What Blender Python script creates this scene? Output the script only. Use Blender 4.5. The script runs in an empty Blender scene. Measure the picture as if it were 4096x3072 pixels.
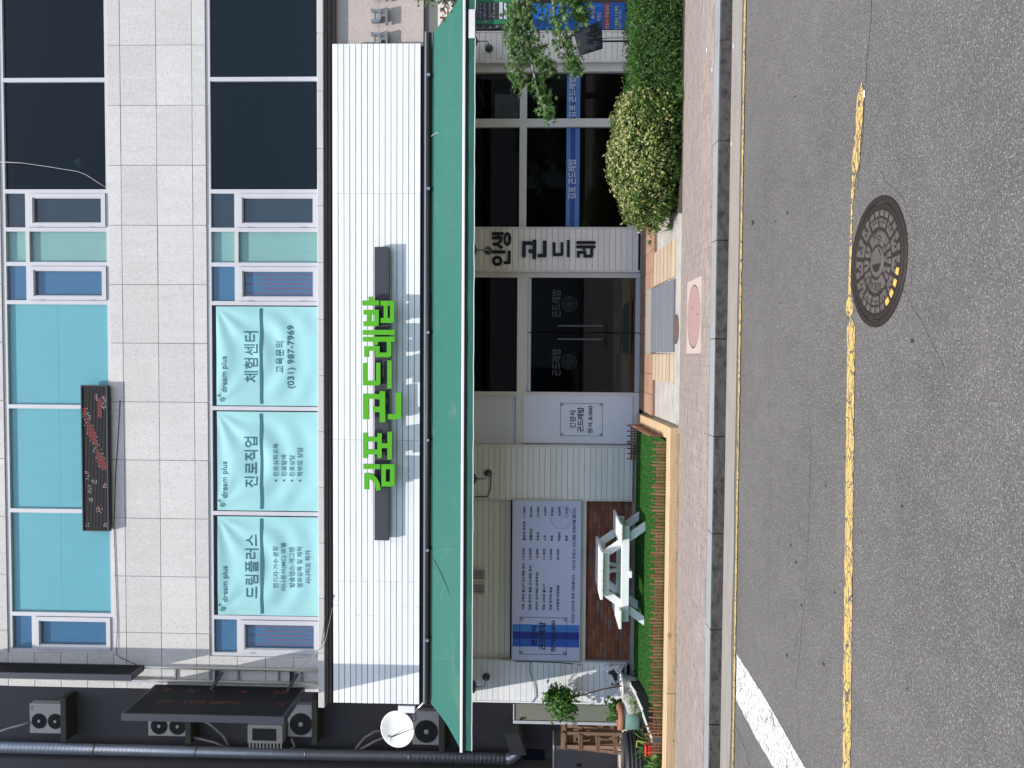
import bpy, math, random
from mathutils import Vector, Matrix, noise
from mathutils.geometry import tessellate_polygon

random.seed(11)
D = bpy.data
SC = bpy.context.scene
COL = SC.collection

# ------------------------------------------------------------------ camera
# The photograph was taken with the phone held on its side: the camera is
# rolled a quarter turn, so world "up" points to the left edge of the picture.
FPX, YAW, PITCH, ROLL, EYE = 3200.0, -0.037, 0.032, 0.0077, 1.9
F0 = Vector((math.sin(YAW) * math.cos(PITCH), math.cos(YAW) * math.cos(PITCH), math.sin(PITCH)))
R0 = Vector((math.cos(YAW), -math.sin(YAW), 0.0))
U0 = R0.cross(F0)
CR = R0 * math.cos(ROLL) + U0 * math.sin(ROLL)
CU = U0 * math.cos(ROLL) - R0 * math.sin(ROLL)
cam_data = D.cameras.new('camera')
cam_data.sensor_width = 36.0
cam_data.lens = 36.0 * FPX / 4096.0
cam_data.clip_start = 0.05
cam_data.clip_end = 1000.0
cam = D.objects.new('camera', cam_data)
COL.objects.link(cam)
mx = Matrix.Identity(4)
for i in range(3):
    mx[i][0], mx[i][1], mx[i][2] = -CU[i], CR[i], -F0[i]
mx[2][3] = EYE
cam.matrix_world = mx
SC.camera = cam

# ------------------------------------------------------------------ sky, sun, exposure
SUN = Vector((-0.24, -0.47, 1.0)).normalized()
SUN_EL = math.asin(SUN.z)
SUN_AZ = math.atan2(SUN.x, SUN.y)
world = D.worlds.new('World')
SC.world = world
world.use_nodes = True
wn = world.node_tree
sky = wn.nodes.new('ShaderNodeTexSky')
sky.sky_type = 'NISHITA'
sky.sun_disc = False
sky.sun_elevation = SUN_EL
sky.sun_rotation = -SUN_AZ
sky.air_density = 1.0
sky.dust_density = 1.5
sky.ozone_density = 1.0
bg = wn.nodes['Background']
bg.inputs['Strength'].default_value = 0.15
wn.links.new(sky.outputs['Color'], bg.inputs['Color'])
sun_data = D.lights.new('sun', 'SUN')
sun_data.energy = 3.55
sun_data.angle = math.radians(0.53)
sun_data.color = (1.0, 0.96, 0.905)
sun = D.objects.new('sun', sun_data)
COL.objects.link(sun)
sun.rotation_euler = SUN.to_track_quat('Z', 'Y').to_euler()
sun.location = (0, 0, 40)
SC.view_settings.view_transform = 'Standard'
SC.view_settings.look = 'None'
SC.view_settings.gamma = 1.0
SC.view_settings.exposure = 0.64
SC.render.film_transparent = False
SC.cycles.max_bounces = 8
SC.cycles.transparent_max_bounces = 12
SC.cycles.use_denoising = True


# ------------------------------------------------------------------ measuring helpers
def ray(u, v):
    return F0 + CR * ((1536.0 - v) / FPX) - CU * ((u - 2048.0) / FPX)


def at(u, v, Y):
    """survey point: where the line of sight through (u, v) meets the upright plane y = Y -> (x, z)"""
    d = ray(u, v)
    t = Y / d.y
    return d.x * t, EYE + d.z * t


def gnd(u, v, z):
    """the same on a level plane at height z -> (x, y)"""
    d = ray(u, v)
    t = (z - EYE) / d.z
    return d.x * t, d.y * t


# ------------------------------------------------------------------ materials
def lin(c):
    return tuple((x / 12.92 if x <= 0.04045 else ((x + 0.055) / 1.055) ** 2.4) for x in c)


def srgb(r, g, b):
    return lin((r / 255.0, g / 255.0, b / 255.0))


MATS = {}


class NT:
    def __init__(self, name):
        self.m = D.materials.new(name)
        self.m.use_nodes = True
        self.t = self.m.node_tree
        self.p = self.t.nodes['Principled BSDF']
        self.out = self.t.nodes['Material Output']
        MATS[name] = self.m

    def n(self, typ, **kw):
        nd = self.t.nodes.new('ShaderNode' + typ)
        for k, v in kw.items():
            setattr(nd, k, v)
        return nd

    def l(self, a, b):
        self.t.links.new(a, b)

    def pos(self):
        if not hasattr(self, '_g'):
            self._g = self.n('NewGeometry')
        return self._g.outputs['Position']

    def noise(self, scale, detail=3.0, rough=0.55, vec=None, stretch=None, dist=0.0):
        nd = self.n('TexNoise')
        nd.inputs['Scale'].default_value = scale
        nd.inputs['Detail'].default_value = detail
        nd.inputs['Roughness'].default_value = rough
        nd.inputs['Distortion'].default_value = dist
        v = vec or self.pos()
        if stretch:
            mp = self.n('VectorMath', operation='MULTIPLY')
            self.l(v, mp.inputs[0])
            mp.inputs[1].default_value = stretch
            v = mp.outputs[0]
        self.l(v, nd.inputs['Vector'])
        return nd.outputs['Fac']

    def math(self, op, a, b=None, c=None):
        nd = self.n('Math', operation=op)
        for i, x in enumerate((a, b, c)):
            if x is None:
                continue
            if isinstance(x, (int, float)):
                nd.inputs[i].default_value = x
            else:
                self.l(x, nd.inputs[i])
        return nd.outputs[0]

    def ramp(self, fac, stops):
        nd = self.n('ValToRGB')
        el = nd.color_ramp.elements
        while len(el) < len(stops):
            el.new(0.5)
        for e, (p, c) in zip(el, stops):
            e.position = p
            e.color = (c, c, c, 1) if isinstance(c, (int, float)) else (*c, 1)
        self.l(fac, nd.inputs['Fac'])
        return nd.outputs['Color']

    def mix(self, fac, a, b, blend='MIX'):
        nd = self.n('MixRGB', blend_type=blend)
        for i, x in enumerate((fac, a, b)):
            if isinstance(x, (int, float)):
                nd.inputs[i].default_value = x if i == 0 else (x, x, x, 1)
            elif isinstance(x, tuple):
                nd.inputs[i].default_value = (*x, 1)
            else:
                self.l(x, nd.inputs[i])
        return nd.outputs[0]

    def rand(self):
        return self.n('ObjectInfo').outputs['Random']

    def value(self, col, val):
        nd = self.n('HueSaturation')
        if isinstance(col, tuple):
            nd.inputs['Color'].default_value = (*col, 1)
        else:
            self.l(col, nd.inputs['Color'])
        self.l(val, nd.inputs['Value'])
        return nd.outputs['Color']

    def bump(self, h, strength=0.3, dist=0.01):
        nd = self.n('Bump')
        nd.inputs['Strength'].default_value = strength
        nd.inputs['Distance'].default_value = dist
        self.l(h, nd.inputs['Height'])
        self.l(nd.outputs['Normal'], self.p.inputs['Normal'])

    def set(self, col=None, rough=None, metal=None, spec=None):
        if col is not None:
            if isinstance(col, tuple):
                self.p.inputs['Base Color'].default_value = (*col, 1)
            else:
                self.l(col, self.p.inputs['Base Color'])
        if rough is not None:
            if isinstance(rough, (int, float)):
                self.p.inputs['Roughness'].default_value = rough
            else:
                self.l(rough, self.p.inputs['Roughness'])
        if metal is not None:
            self.p.inputs['Metallic'].default_value = metal
        if spec is not None:
            self.p.inputs['Specular IOR Level'].default_value = spec
        return self.m


def M(name, col, rough=0.7, var=0.08, nscale=6.0, bump=0.0, bscale=80.0, metal=0.0, spec=0.4, rand=0.0, stretch=None):
    t = NT(name)
    v = t.math('MULTIPLY_ADD', t.noise(nscale, 4.0, stretch=stretch), 2 * var, 1 - var)
    if rand:
        v = t.math('ADD', v, t.math('MULTIPLY_ADD', t.rand(), 2 * rand, -rand))
    t.set(t.value(col, v), rough, metal, spec)
    if bump:
        t.bump(t.noise(bscale, 3.0, stretch=stretch), bump, 0.01)
    return t.m


def make_materials():
    # asphalt: worn binder with light stone chips and dark pits
    t = NT('asphalt')
    vo = t.n('TexVoronoi', feature='F1')
    vo.inputs['Scale'].default_value = 105.0
    t.l(t.pos(), vo.inputs['Vector'])
    sep = t.n('SeparateColor')
    t.l(vo.outputs['Color'], sep.inputs[0])
    chip = t.ramp(sep.outputs[0], [(0.0, 0.0), (0.45, 0.04), (0.68, 0.34), (1.0, 1.0)])
    edge = t.ramp(vo.outputs['Distance'], [(0.18, 1.0), (0.5, 0.0)])
    chip = t.mix(1.0, chip, edge, 'MULTIPLY')
    broad = t.noise(0.55, 4.0)
    base = t.mix(t.ramp(broad, [(0.3, 0.0), (0.7, 1.0)]), (0.084, 0.0785, 0.0735), (0.110, 0.103, 0.0965))
    fine = t.math('MULTIPLY_ADD', t.ramp(t.noise(75.0, 3.0, rough=0.8), [(0.32, 0.0), (0.68, 1.0)]), 1.0, 0.50)
    fine = t.math('MULTIPLY', fine, t.math('MULTIPLY_ADD', t.noise(4.5, 4.0, rough=0.7), 0.5, 0.75))
    base = t.value(base, fine)
    colr = t.mix(chip, base, (0.33, 0.318, 0.30))
    # oil-darkened wheel path
    t.set(colr, 0.78, 0.0, 0.45)
    t.bump(t.mix(0.5, t.noise(150.0, 2.0), chip), 0.55, 0.004)
    # gutter concrete, kerb stone
    t = NT('gutter_concrete')
    v = t.math('MULTIPLY_ADD', t.noise(3.0, 5.0, stretch=(0.6, 3, 1)), 0.5, 0.7)
    v = t.math('MULTIPLY', v, t.math('MULTIPLY_ADD', t.noise(160.0, 2.0), 0.9, 0.55))
    t.set(t.value((0.25, 0.225, 0.20), v), 0.9)
    t.bump(t.noise(130.0, 2.0), 0.4, 0.004)
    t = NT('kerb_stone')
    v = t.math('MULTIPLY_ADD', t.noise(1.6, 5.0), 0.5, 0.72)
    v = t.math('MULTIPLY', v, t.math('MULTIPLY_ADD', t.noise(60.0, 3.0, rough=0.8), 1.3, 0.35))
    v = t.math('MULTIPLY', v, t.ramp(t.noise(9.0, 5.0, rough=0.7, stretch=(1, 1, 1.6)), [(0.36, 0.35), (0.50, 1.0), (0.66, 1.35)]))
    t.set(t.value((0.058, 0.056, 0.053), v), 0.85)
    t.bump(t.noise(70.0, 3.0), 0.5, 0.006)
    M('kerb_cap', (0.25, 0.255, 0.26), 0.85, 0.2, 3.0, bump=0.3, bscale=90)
    # painted lines
    for nm, c in (('yellow_paint', (0.53, 0.365, 0.115)), ('white_paint', (0.62, 0.61, 0.58))):
        t = NT(nm)
        vo = t.n('TexVoronoi', feature='DISTANCE_TO_EDGE')
        vo.inputs['Scale'].default_value = 16.0
        dv = t.n('VectorMath', operation='MULTIPLY_ADD')
        nz = t.n('TexNoise')
        nz.inputs['Scale'].default_value = 9.0
        t.l(t.pos(), nz.inputs['Vector'])
        t.l(nz.outputs['Color'], dv.inputs[0])
        dv.inputs[1].default_value = (0.12, 0.12, 0.0)
        mp = t.n('VectorMath', operation='MULTIPLY')
        mp.inputs[1].default_value = (0.55, 1.3, 1)
        t.l(t.pos(), mp.inputs[0])
        t.l(mp.outputs[0], dv.inputs[2])
        t.l(dv.outputs[0], vo.inputs['Vector'])
        crack = t.ramp(vo.outputs['Distance'], [(0.0, 0.0), (0.035, 0.0), (0.06, 1.0)])
        wear = t.ramp(t.noise(55.0, 4.0, rough=0.7), [(0.36, 0.0), (0.45, 1.0)])
        wear2 = t.ramp(t.noise(7.0, 5.0, rough=0.75), [(0.34, 0.0), (0.42, 1.0)])
        if nm == 'yellow_paint':
            keep = t.mix(1.0, t.mix(1.0, crack, wear, 'MULTIPLY'), wear2, 'MULTIPLY')
        else:
            w3 = t.ramp(t.noise(30.0, 4.0, rough=0.8, stretch=(0.6, 2.0, 1)), [(0.40, 0.0), (0.47, 1.0)])
            keep = t.mix(1.0, t.mix(1.0, w3, wear, 'MULTIPLY'), wear2, 'MULTIPLY')
        col = t.value(c, t.math('MULTIPLY_ADD', t.noise(25.0, 3.0), 0.5, 0.75))
        t.set(t.mix(keep, (0.085, 0.08, 0.075), col), 0.75)
        t.bump(t.mix(0.5, keep, t.noise(150.0, 2.0)), 0.5, 0.003)
    # granite facade panels
    for nm, c, dk in (('granite', (0.52, 0.505, 0.485), 0.28), ('granite_beige', (0.44, 0.38, 0.345), 0.26)):
        t = NT(nm)
        sp = t.ramp(t.noise(48.0, 4.0, rough=0.9), [(0.30, 0.55), (0.47, 0.97), (0.64, 1.12)])
        v = t.math('MULTIPLY', t.math('MULTIPLY_ADD', t.noise(1.3, 4.0), 0.16, 0.92), t.math('MULTIPLY_ADD', t.rand(), 0.12, 0.94))
        streak = t.math('MULTIPLY_ADD', t.noise(2.2, 4.0, stretch=(4, 4, 0.25)), 0.18, 0.91)
        v = t.math('MULTIPLY', v, streak)
        cc = t.mix(1.0, t.value(c, v), sp, 'MULTIPLY')
        t.set(cc, 0.8)
        t.bump(t.noise(85.0, 3.0), 0.35, 0.004)
    M('joint', (0.16, 0.15, 0.14), 0.9)
    M('dark_gap', (0.015, 0.015, 0.016), 0.9)
    # painted boards
    for nm, c in (('white_board', (0.75, 0.755, 0.76)), ('cream_board', (0.77, 0.735, 0.68))):
        t = NT(nm)
        gr = t.math('MULTIPLY_ADD', t.noise(9.0, 5.0, rough=0.65, stretch=(0.5, 1, 7)), 0.20, 0.90)
        v = t.math('MULTIPLY', gr, t.math('MULTIPLY_ADD', t.rand(), 0.10, 0.95))
        v = t.math('MULTIPLY', v, t.math('MULTIPLY_ADD', t.noise(1.2, 4.0), 0.12, 0.94))
        chipm = t.ramp(t.noise(17.0, 5.0, rough=0.75), [(0.725, 0.0), (0.75, 1.0)])
        t.set(t.mix(t.mix(1.0, chipm, 0.55, 'MULTIPLY'), t.value(c, v), (0.30, 0.28, 0.26)), 0.55)
        t.bump(t.noise(40.0, 3.0, stretch=(0.3, 1, 3)), 0.15, 0.003)
    M('white_trim', (0.68, 0.65, 0.60), 0.5, 0.08, 5)
    M('window_frame', (0.49, 0.49, 0.51), 0.45, 0.07, 3)
    M('alu_edge', (0.52, 0.54, 0.56), 0.4, 0.08, metal=0.3)
    # glass
    for nm, tint, fb in (('shop_glass', (0.55, 0.58, 0.57), 0.0), ('upper_glass', (0.40, 0.55, 0.60), 0.01), ('clear_glass', (0.93, 0.96, 0.96), 0.0), ('globe_glass', (0.80, 0.81, 0.83), 0.03)):
        t = NT(nm)
        tr = t.n('BsdfTransparent')
        tr.inputs['Color'].default_value = (*tint, 1)
        gl = t.n('BsdfGlossy')
        gl.inputs['Roughness'].default_value = 0.01
        gl.inputs['Color'].default_value = (0.72, 0.84, 0.86, 1) if nm == 'upper_glass' else (0.9, 0.95, 1.0, 1)
        fr = t.n('Fresnel')
        fr.inputs['IOR'].default_value = 1.5
        gg = t.n('NewGeometry')
        front = t.math('MULTIPLY_ADD', gg.outputs['Backfacing'], -1.0 if nm != 'upper_glass' else -0.62, 1.0 if nm != 'upper_glass' else 0.62)
        fac = t.math('MULTIPLY', t.math('ADD', fr.outputs[0], fb), front)
        mxn = t.n('MixShader')
        t.l(fac, mxn.inputs[0])
        t.l(tr.outputs[0], mxn.inputs[1])
        t.l(gl.outputs[0], mxn.inputs[2])
        t.l(mxn.outputs[0], t.out.inputs['Surface'])
    # films stuck behind the upper windows; the blue tone also holds reflected sky
    for nm, c in (('cyan_film', (0.155, 0.415, 0.465)), ('blue_film_reflection', (0.055, 0.15, 0.27)), ('teal_film', (0.25, 0.42, 0.375)), ('navy_film', (0.012, 0.022, 0.032))):
        t = NT(nm)
        st = t.math('MULTIPLY_ADD', t.noise(5.0, 4.0, stretch=(3, 1, 0.4)), 0.16, 0.92)
        t.set(t.value(c, st), 0.16 if nm != 'cyan_film' else 0.3, 0.0, 0.5)
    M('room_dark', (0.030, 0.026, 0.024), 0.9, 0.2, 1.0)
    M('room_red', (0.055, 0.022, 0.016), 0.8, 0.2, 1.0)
    M('room_ceiling', (0.10, 0.10, 0.105), 0.9)
    M('banner_cloth', (0.28, 0.53, 0.54), 0.6, 0.03, 3)
    M('banner_ink', (0.032, 0.125, 0.165), 0.7, 0.05)
    # green awning cloth: lets a little light through
    t = NT('awning_cloth')
    st = t.ramp(t.noise(1.4, 5.0, rough=0.6, stretch=(1, 1, 1)), [(0.62, 0.0), (0.80, 1.0)])
    v = t.math('MULTIPLY_ADD', t.noise(3.0, 4.0, stretch=(2.0, 0.6, 0.6)), 0.16, 0.92)
    c = t.mix(t.mix(1.0, st, 0.35, 'MULTIPLY'), t.value((0.026, 0.125, 0.098), v), (0.22, 0.22, 0.15))
    t.set(c, 0.75, 0.0, 0.25)
    t.bump(t.noise(220.0, 2.0), 0.08, 0.002)
    tl = t.n('BsdfTranslucent')
    tl.inputs['Color'].default_value = (0.03, 0.20, 0.13, 1)
    mxn = t.n('MixShader')
    mxn.inputs[0].default_value = 0.045
    t.l(t.p.outputs[0], mxn.inputs[1])
    t.l(tl.outputs[0], mxn.inputs[2])
    t.l(mxn.outputs[0], t.out.inputs['Surface'])
    M('awning_seam', (0.034, 0.142, 0.112), 0.7)
    M('bar_white', (0.72, 0.72, 0.70), 0.4, 0.04)
    M('dark_metal', (0.018, 0.019, 0.022), 0.5, 0.15)
    M('sign_bar', (0.045, 0.043, 0.052), 0.5, 0.08)
    M('sign_green', (0.082, 0.37, 0.005), 0.35, 0.02)
    M('sign_side', (0.006, 0.012, 0.010), 0.4)
    M('black_letter', (0.008, 0.008, 0.012), 0.4)
    M('steel_letter', (0.20, 0.225, 0.235), 0.35, 0.06, metal=0.4)
    M('led_face', (0.010, 0.010, 0.013), 0.6)
    M('led_case', (0.03, 0.034, 0.045), 0.45)
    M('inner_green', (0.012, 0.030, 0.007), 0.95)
    M('grey_case', (0.034, 0.036, 0.046), 0.4)
    for nm, c, s in (('led_red', (1.0, 0.05, 0.02), 0.28), ('led_dim', (1.0, 0.07, 0.03), 0.10), ('led_white', (0.75, 0.9, 1.0), 0.32)):
        t = NT(nm)
        t.set((0.02, 0.02, 0.02), 0.6)
        t.p.inputs['Emission Color'].default_value = (*c, 1)
        t.p.inputs['Emission Strength'].default_value = s
    M('galvanised', (0.40, 0.41, 0.42), 0.35, 0.12, 6, metal=0.7)
    M('pipe_silver', (0.62, 0.60, 0.57), 0.3, 0.08, 6, metal=0.6)
    M('duct_metal', (0.46, 0.52, 0.60), 0.45, 0.15, 5, metal=0.7)
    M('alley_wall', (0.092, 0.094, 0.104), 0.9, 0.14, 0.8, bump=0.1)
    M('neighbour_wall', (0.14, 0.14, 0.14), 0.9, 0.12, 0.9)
    M('olive_concrete', (0.085, 0.092, 0.075), 0.9, 0.15, 2)
    M('ac_white', (0.52, 0.53, 0.52), 0.5, 0.08, 4)
    M('ac_dark', (0.035, 0.038, 0.04), 0.6)
    M('ac_blue', (0.02, 0.05, 0.25), 0.5)
    M('ac_red', (0.22, 0.02, 0.04), 0.5)
    M('hose_grey', (0.34, 0.33, 0.31), 0.6)
    M('dish_white', (0.74, 0.74, 0.71), 0.45, 0.05, 5)
    M('cable_black', (0.012, 0.012, 0.013), 0.6)
    M('sticker_white', (0.74, 0.74, 0.76), 0.5, 0.03)
    M('panel_white', (0.70, 0.71, 0.78), 0.35, 0.03)
    M('menu_white', (0.52, 0.53, 0.70), 0.35, 0.03)
    M('ink', (0.012, 0.013, 0.025), 0.6)
    M('ink_pale', (0.30, 0.34, 0.50), 0.6)
    M('stripe_blue', (0.03, 0.11, 0.46), 0.4)
    M('stripe_light', (0.05, 0.19, 0.55), 0.4)
    M('stripe_dark', (0.012, 0.035, 0.26), 0.4)
    M('band_blue', (0.10, 0.22, 0.48), 0.4, 0.04)
    M('band_dark', (0.03, 0.08, 0.30), 0.4, 0.04)
    M('text_pale', (0.55, 0.62, 0.72), 0.5)
    M('text_ghost', (0.062, 0.066, 0.072), 0.5)
    M('text_white', (0.70, 0.72, 0.74), 0.5)
    M('text_grey', (0.34, 0.36, 0.37), 0.5)
    M('text_yellow', (0.36, 0.48, 0.03), 0.5)
    M('text_red', (0.30, 0.03, 0.015), 0.5)
    M('red_strip', (0.26, 0.02, 0.03), 0.5)
    M('sign_blue', (0.010, 0.10, 0.42), 0.4, 0.05)
    M('board_black', (0.025, 0.028, 0.03), 0.5)
    M('board_green', (0.02, 0.16, 0.07), 0.5)
    M('chalkboard', (0.035, 0.045, 0.06), 0.7, 0.15, 9)
    # bricks, mortar
    t = NT('brick')
    cc = t.ramp(t.rand(), [(0.0, (0.17, 0.055, 0.032)), (0.35, (0.25, 0.085, 0.042)), (0.7, (0.30, 0.115, 0.06)), (0.92, (0.22, 0.085, 0.06)), (1.0, (0.26, 0.20, 0.17))])
    t.set(t.value(cc, t.math('MULTIPLY_ADD', t.noise(30.0, 4.0, rough=0.7), 0.8, 0.6)), 0.88)
    t.bump(t.noise(90.0, 3.0), 0.4, 0.004)
    M('mortar', (0.20, 0.14, 0.11), 0.95, 0.15, 30)
    # wood
    def wood(nm, c0, c1, rnd=0.12, stretch=(0.6, 14, 14), rough=0.7, knots=False):
        t = NT(nm)
        mp = t.n('VectorMath', operation='ADD')
        oi = t.n('ObjectInfo')
        t.l(t.pos(), mp.inputs[0])
        t.l(oi.outputs['Location'], mp.inputs[1])
        g = t.noise(4.0, 5.0, rough=0.6, vec=mp.outputs[0], stretch=stretch, dist=0.6)
        cc = t.mix(t.ramp(g, [(0.35, 0.0), (0.65, 1.0)]), c0, c1)
        v = t.math('MULTIPLY_ADD', oi.outputs['Random'], 2 * rnd, 1 - rnd)
        if knots:
            vo = t.n('TexVoronoi', feature='F1')
            vo.inputs['Scale'].default_value = 2.2
            t.l(t.pos(), vo.inputs['Vector'])
            kn = t.ramp(vo.outputs['Distance'], [(0.05, 0.45), (0.12, 1.0)])
            cc = t.mix(1.0, cc, kn, 'MULTIPLY')
        t.set(t.value(cc, v), rough)
        t.bump(g, 0.2, 0.004)
    wood('timber', (0.40, 0.265, 0.14), (0.54, 0.39, 0.235), 0.05, knots=True)
    wood('pale_slat', (0.34, 0.255, 0.17), (0.47, 0.375, 0.27), 0.08)
    wood('picket_wood', (0.11, 0.044, 0.023), (0.25, 0.105, 0.052), 0.35, (14, 14, 1.0))
    wood('crate_wood', (0.10, 0.055, 0.032), (0.20, 0.12, 0.075), 0.25)
    M('handle_steel', (0.16, 0.16, 0.165), 0.35, 0.05, metal=0.6)
    M('curtain_red', (0.15, 0.10, 0.18), 0.8, 0.1, 4)
    M('table_white', (0.74, 0.76, 0.75), 0.5, 0.06, 8, bump=0.1, bscale=60)
    M('tile_terracotta', (0.31, 0.185, 0.125), 0.75, 0.25, 9, rand=0.10)
    M('apron_concrete', (0.35, 0.33, 0.30), 0.9, 0.34, 5.0, bump=0.25, bscale=60)
    M('base_concrete', (0.36, 0.34, 0.31), 0.9, 0.16, 2.0, bump=0.2)
    M('paver', (0.255, 0.21, 0.185), 0.9, 0.30, 9.0, bump=0.25, bscale=90, rand=0.10)
    M('paver_bed', (0.17, 0.135, 0.12), 0.95)
    M('mat_grey', (0.135, 0.14, 0.158), 0.9, 0.05, 30, bump=0.2, bscale=300)
    M('mat_seam', (0.26, 0.26, 0.265), 0.9, 0.2, 40)
    M('step_grey', (0.24, 0.235, 0.225), 0.9, 0.3, 60, bump=0.4, bscale=120)
    M('pink_granite', (0.31, 0.20, 0.185), 0.8, 0.5, 60, bump=0.2)
    M('pink_granite_light', (0.42, 0.325, 0.295), 0.8, 0.5, 60, bump=0.2)
    M('iron', (0.026, 0.019, 0.016), 0.65, 0.15, 12, bump=0.15, metal=0.2)
    M('iron_worn', (0.088, 0.076, 0.067), 0.6, 0.22, 25, bump=0.25, bscale=120)
    M('iron_paint', (0.55, 0.36, 0.08), 0.7, 0.15, 30)
    M('rust_brown', (0.13, 0.07, 0.05), 0.7, 0.2, 10)
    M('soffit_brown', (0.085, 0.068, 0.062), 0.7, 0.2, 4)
    M('turf_base', (0.016, 0.085, 0.010), 0.95, 0.2, 14)
    def leafmat(nm, stops, scale=9.0, rough=0.45, trans=0.28):
        t = NT(nm)
        r = t.n('TexWhiteNoise', noise_dimensions='3D')
        sn = t.n('VectorMath', operation='SNAP')
        sn.inputs[1].default_value = (0.035, 0.035, 0.035)
        t.l(t.pos(), sn.inputs[0])
        t.l(sn.outputs[0], r.inputs['Vector'])
        f = t.mix(0.45, r.outputs['Value'], t.noise(scale, 3.0))
        cc = t.ramp(f, stops)
        t.set(cc, rough, 0.0, 0.35)
        tl = t.n('BsdfTranslucent')
        t.l(cc, tl.inputs['Color'])
        mxn = t.n('MixShader')
        mxn.inputs[0].default_value = trans
        t.l(t.p.outputs[0], mxn.inputs[1])
        t.l(tl.outputs[0], mxn.inputs[2])
        t.l(mxn.outputs[0], t.out.inputs['Surface'])
    leafmat('hedge_leaf', [(0.25, (0.022, 0.062, 0.010)), (0.5, (0.045, 0.115, 0.017)), (0.75, (0.095, 0.19, 0.03))])
    leafmat('shrub_leaf', [(0.25, (0.030, 0.075, 0.012)), (0.5, (0.07, 0.135, 0.024)), (0.75, (0.16, 0.23, 0.05))], 2.0)
    leafmat('shrub_cream', [(0.25, (0.14, 0.21, 0.04)), (0.5, (0.34, 0.35, 0.11)), (0.75, (0.52, 0.46, 0.25))], 2.0)
    leafmat('maple_leaf', [(0.25, (0.04, 0.10, 0.022)), (0.55, (0.085, 0.17, 0.04)), (0.8, (0.15, 0.24, 0.07))], 4.0, trans=0.35)
    leafmat('ficus_leaf', [(0.25, (0.025, 0.075, 0.012)), (0.6, (0.06, 0.16, 0.02)), (0.85, (0.15, 0.30, 0.05))], 5.0, 0.3)
    leafmat('weed_leaf', [(0.25, (0.035, 0.09, 0.015)), (0.6, (0.08, 0.19, 0.03)), (0.85, (0.18, 0.32, 0.07))], 5.0, 0.5)
    leafmat('turf_blade', [(0.2, (0.016, 0.090, 0.008)), (0.6, (0.034, 0.15, 0.014)), (0.9, (0.06, 0.20, 0.025))], 4.0, 0.6, 0.2)
    M('bark', (0.10, 0.07, 0.05), 0.9, 0.25, 14, bump=0.4)
    M('bark_grey', (0.24, 0.22, 0.20), 0.9, 0.2, 14)
    M('soil', (0.055, 0.04, 0.03), 0.95, 0.3, 10)
    M('gravel', (0.46, 0.40, 0.32), 0.9, 0.3, 40, bump=0.5)
    M('pot_white', (0.60, 0.59, 0.56), 0.5, 0.12, 8)
    M('pot_teal', (0.18, 0.32, 0.28), 0.45, 0.2, 8)
    M('pot_clay', (0.32, 0.14, 0.085), 0.7, 0.2, 14)
    M('rock', (0.30, 0.285, 0.265), 0.9, 0.3, 7, bump=0.6, bscale=18)
    M('rubber', (0.022, 0.023, 0.026), 0.6, 0.2, 20)
    M('red_plastic', (0.48, 0.012, 0.012), 0.35, 0.05)
    M('yellow_plastic', (0.42, 0.40, 0.04), 0.5, 0.1)
    M('edge_cement', (0.42, 0.41, 0.385), 0.85, 0.2, 9)
    M('edge_side', (0.05, 0.062, 0.052), 0.9, 0.15, 4)
    M('cabinet_grey', (0.10, 0.105, 0.115), 0.5, 0.08, 2)
    M('panel_olive', (0.17, 0.18, 0.14), 0.45, 0.12, 2)
    M('shaded_plaster', (0.40, 0.37, 0.33), 0.9, 0.1, 1.0)
    M('lamp_base', (0.06, 0.065, 0.07), 0.45, 0.2, 20)
    M('crack', (0.022, 0.021, 0.02), 0.95)
    M('stain_dark', (0.03, 0.029, 0.028), 0.9)
    M('wire_white', (0.50, 0.50, 0.50), 0.6)


make_materials()


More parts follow.
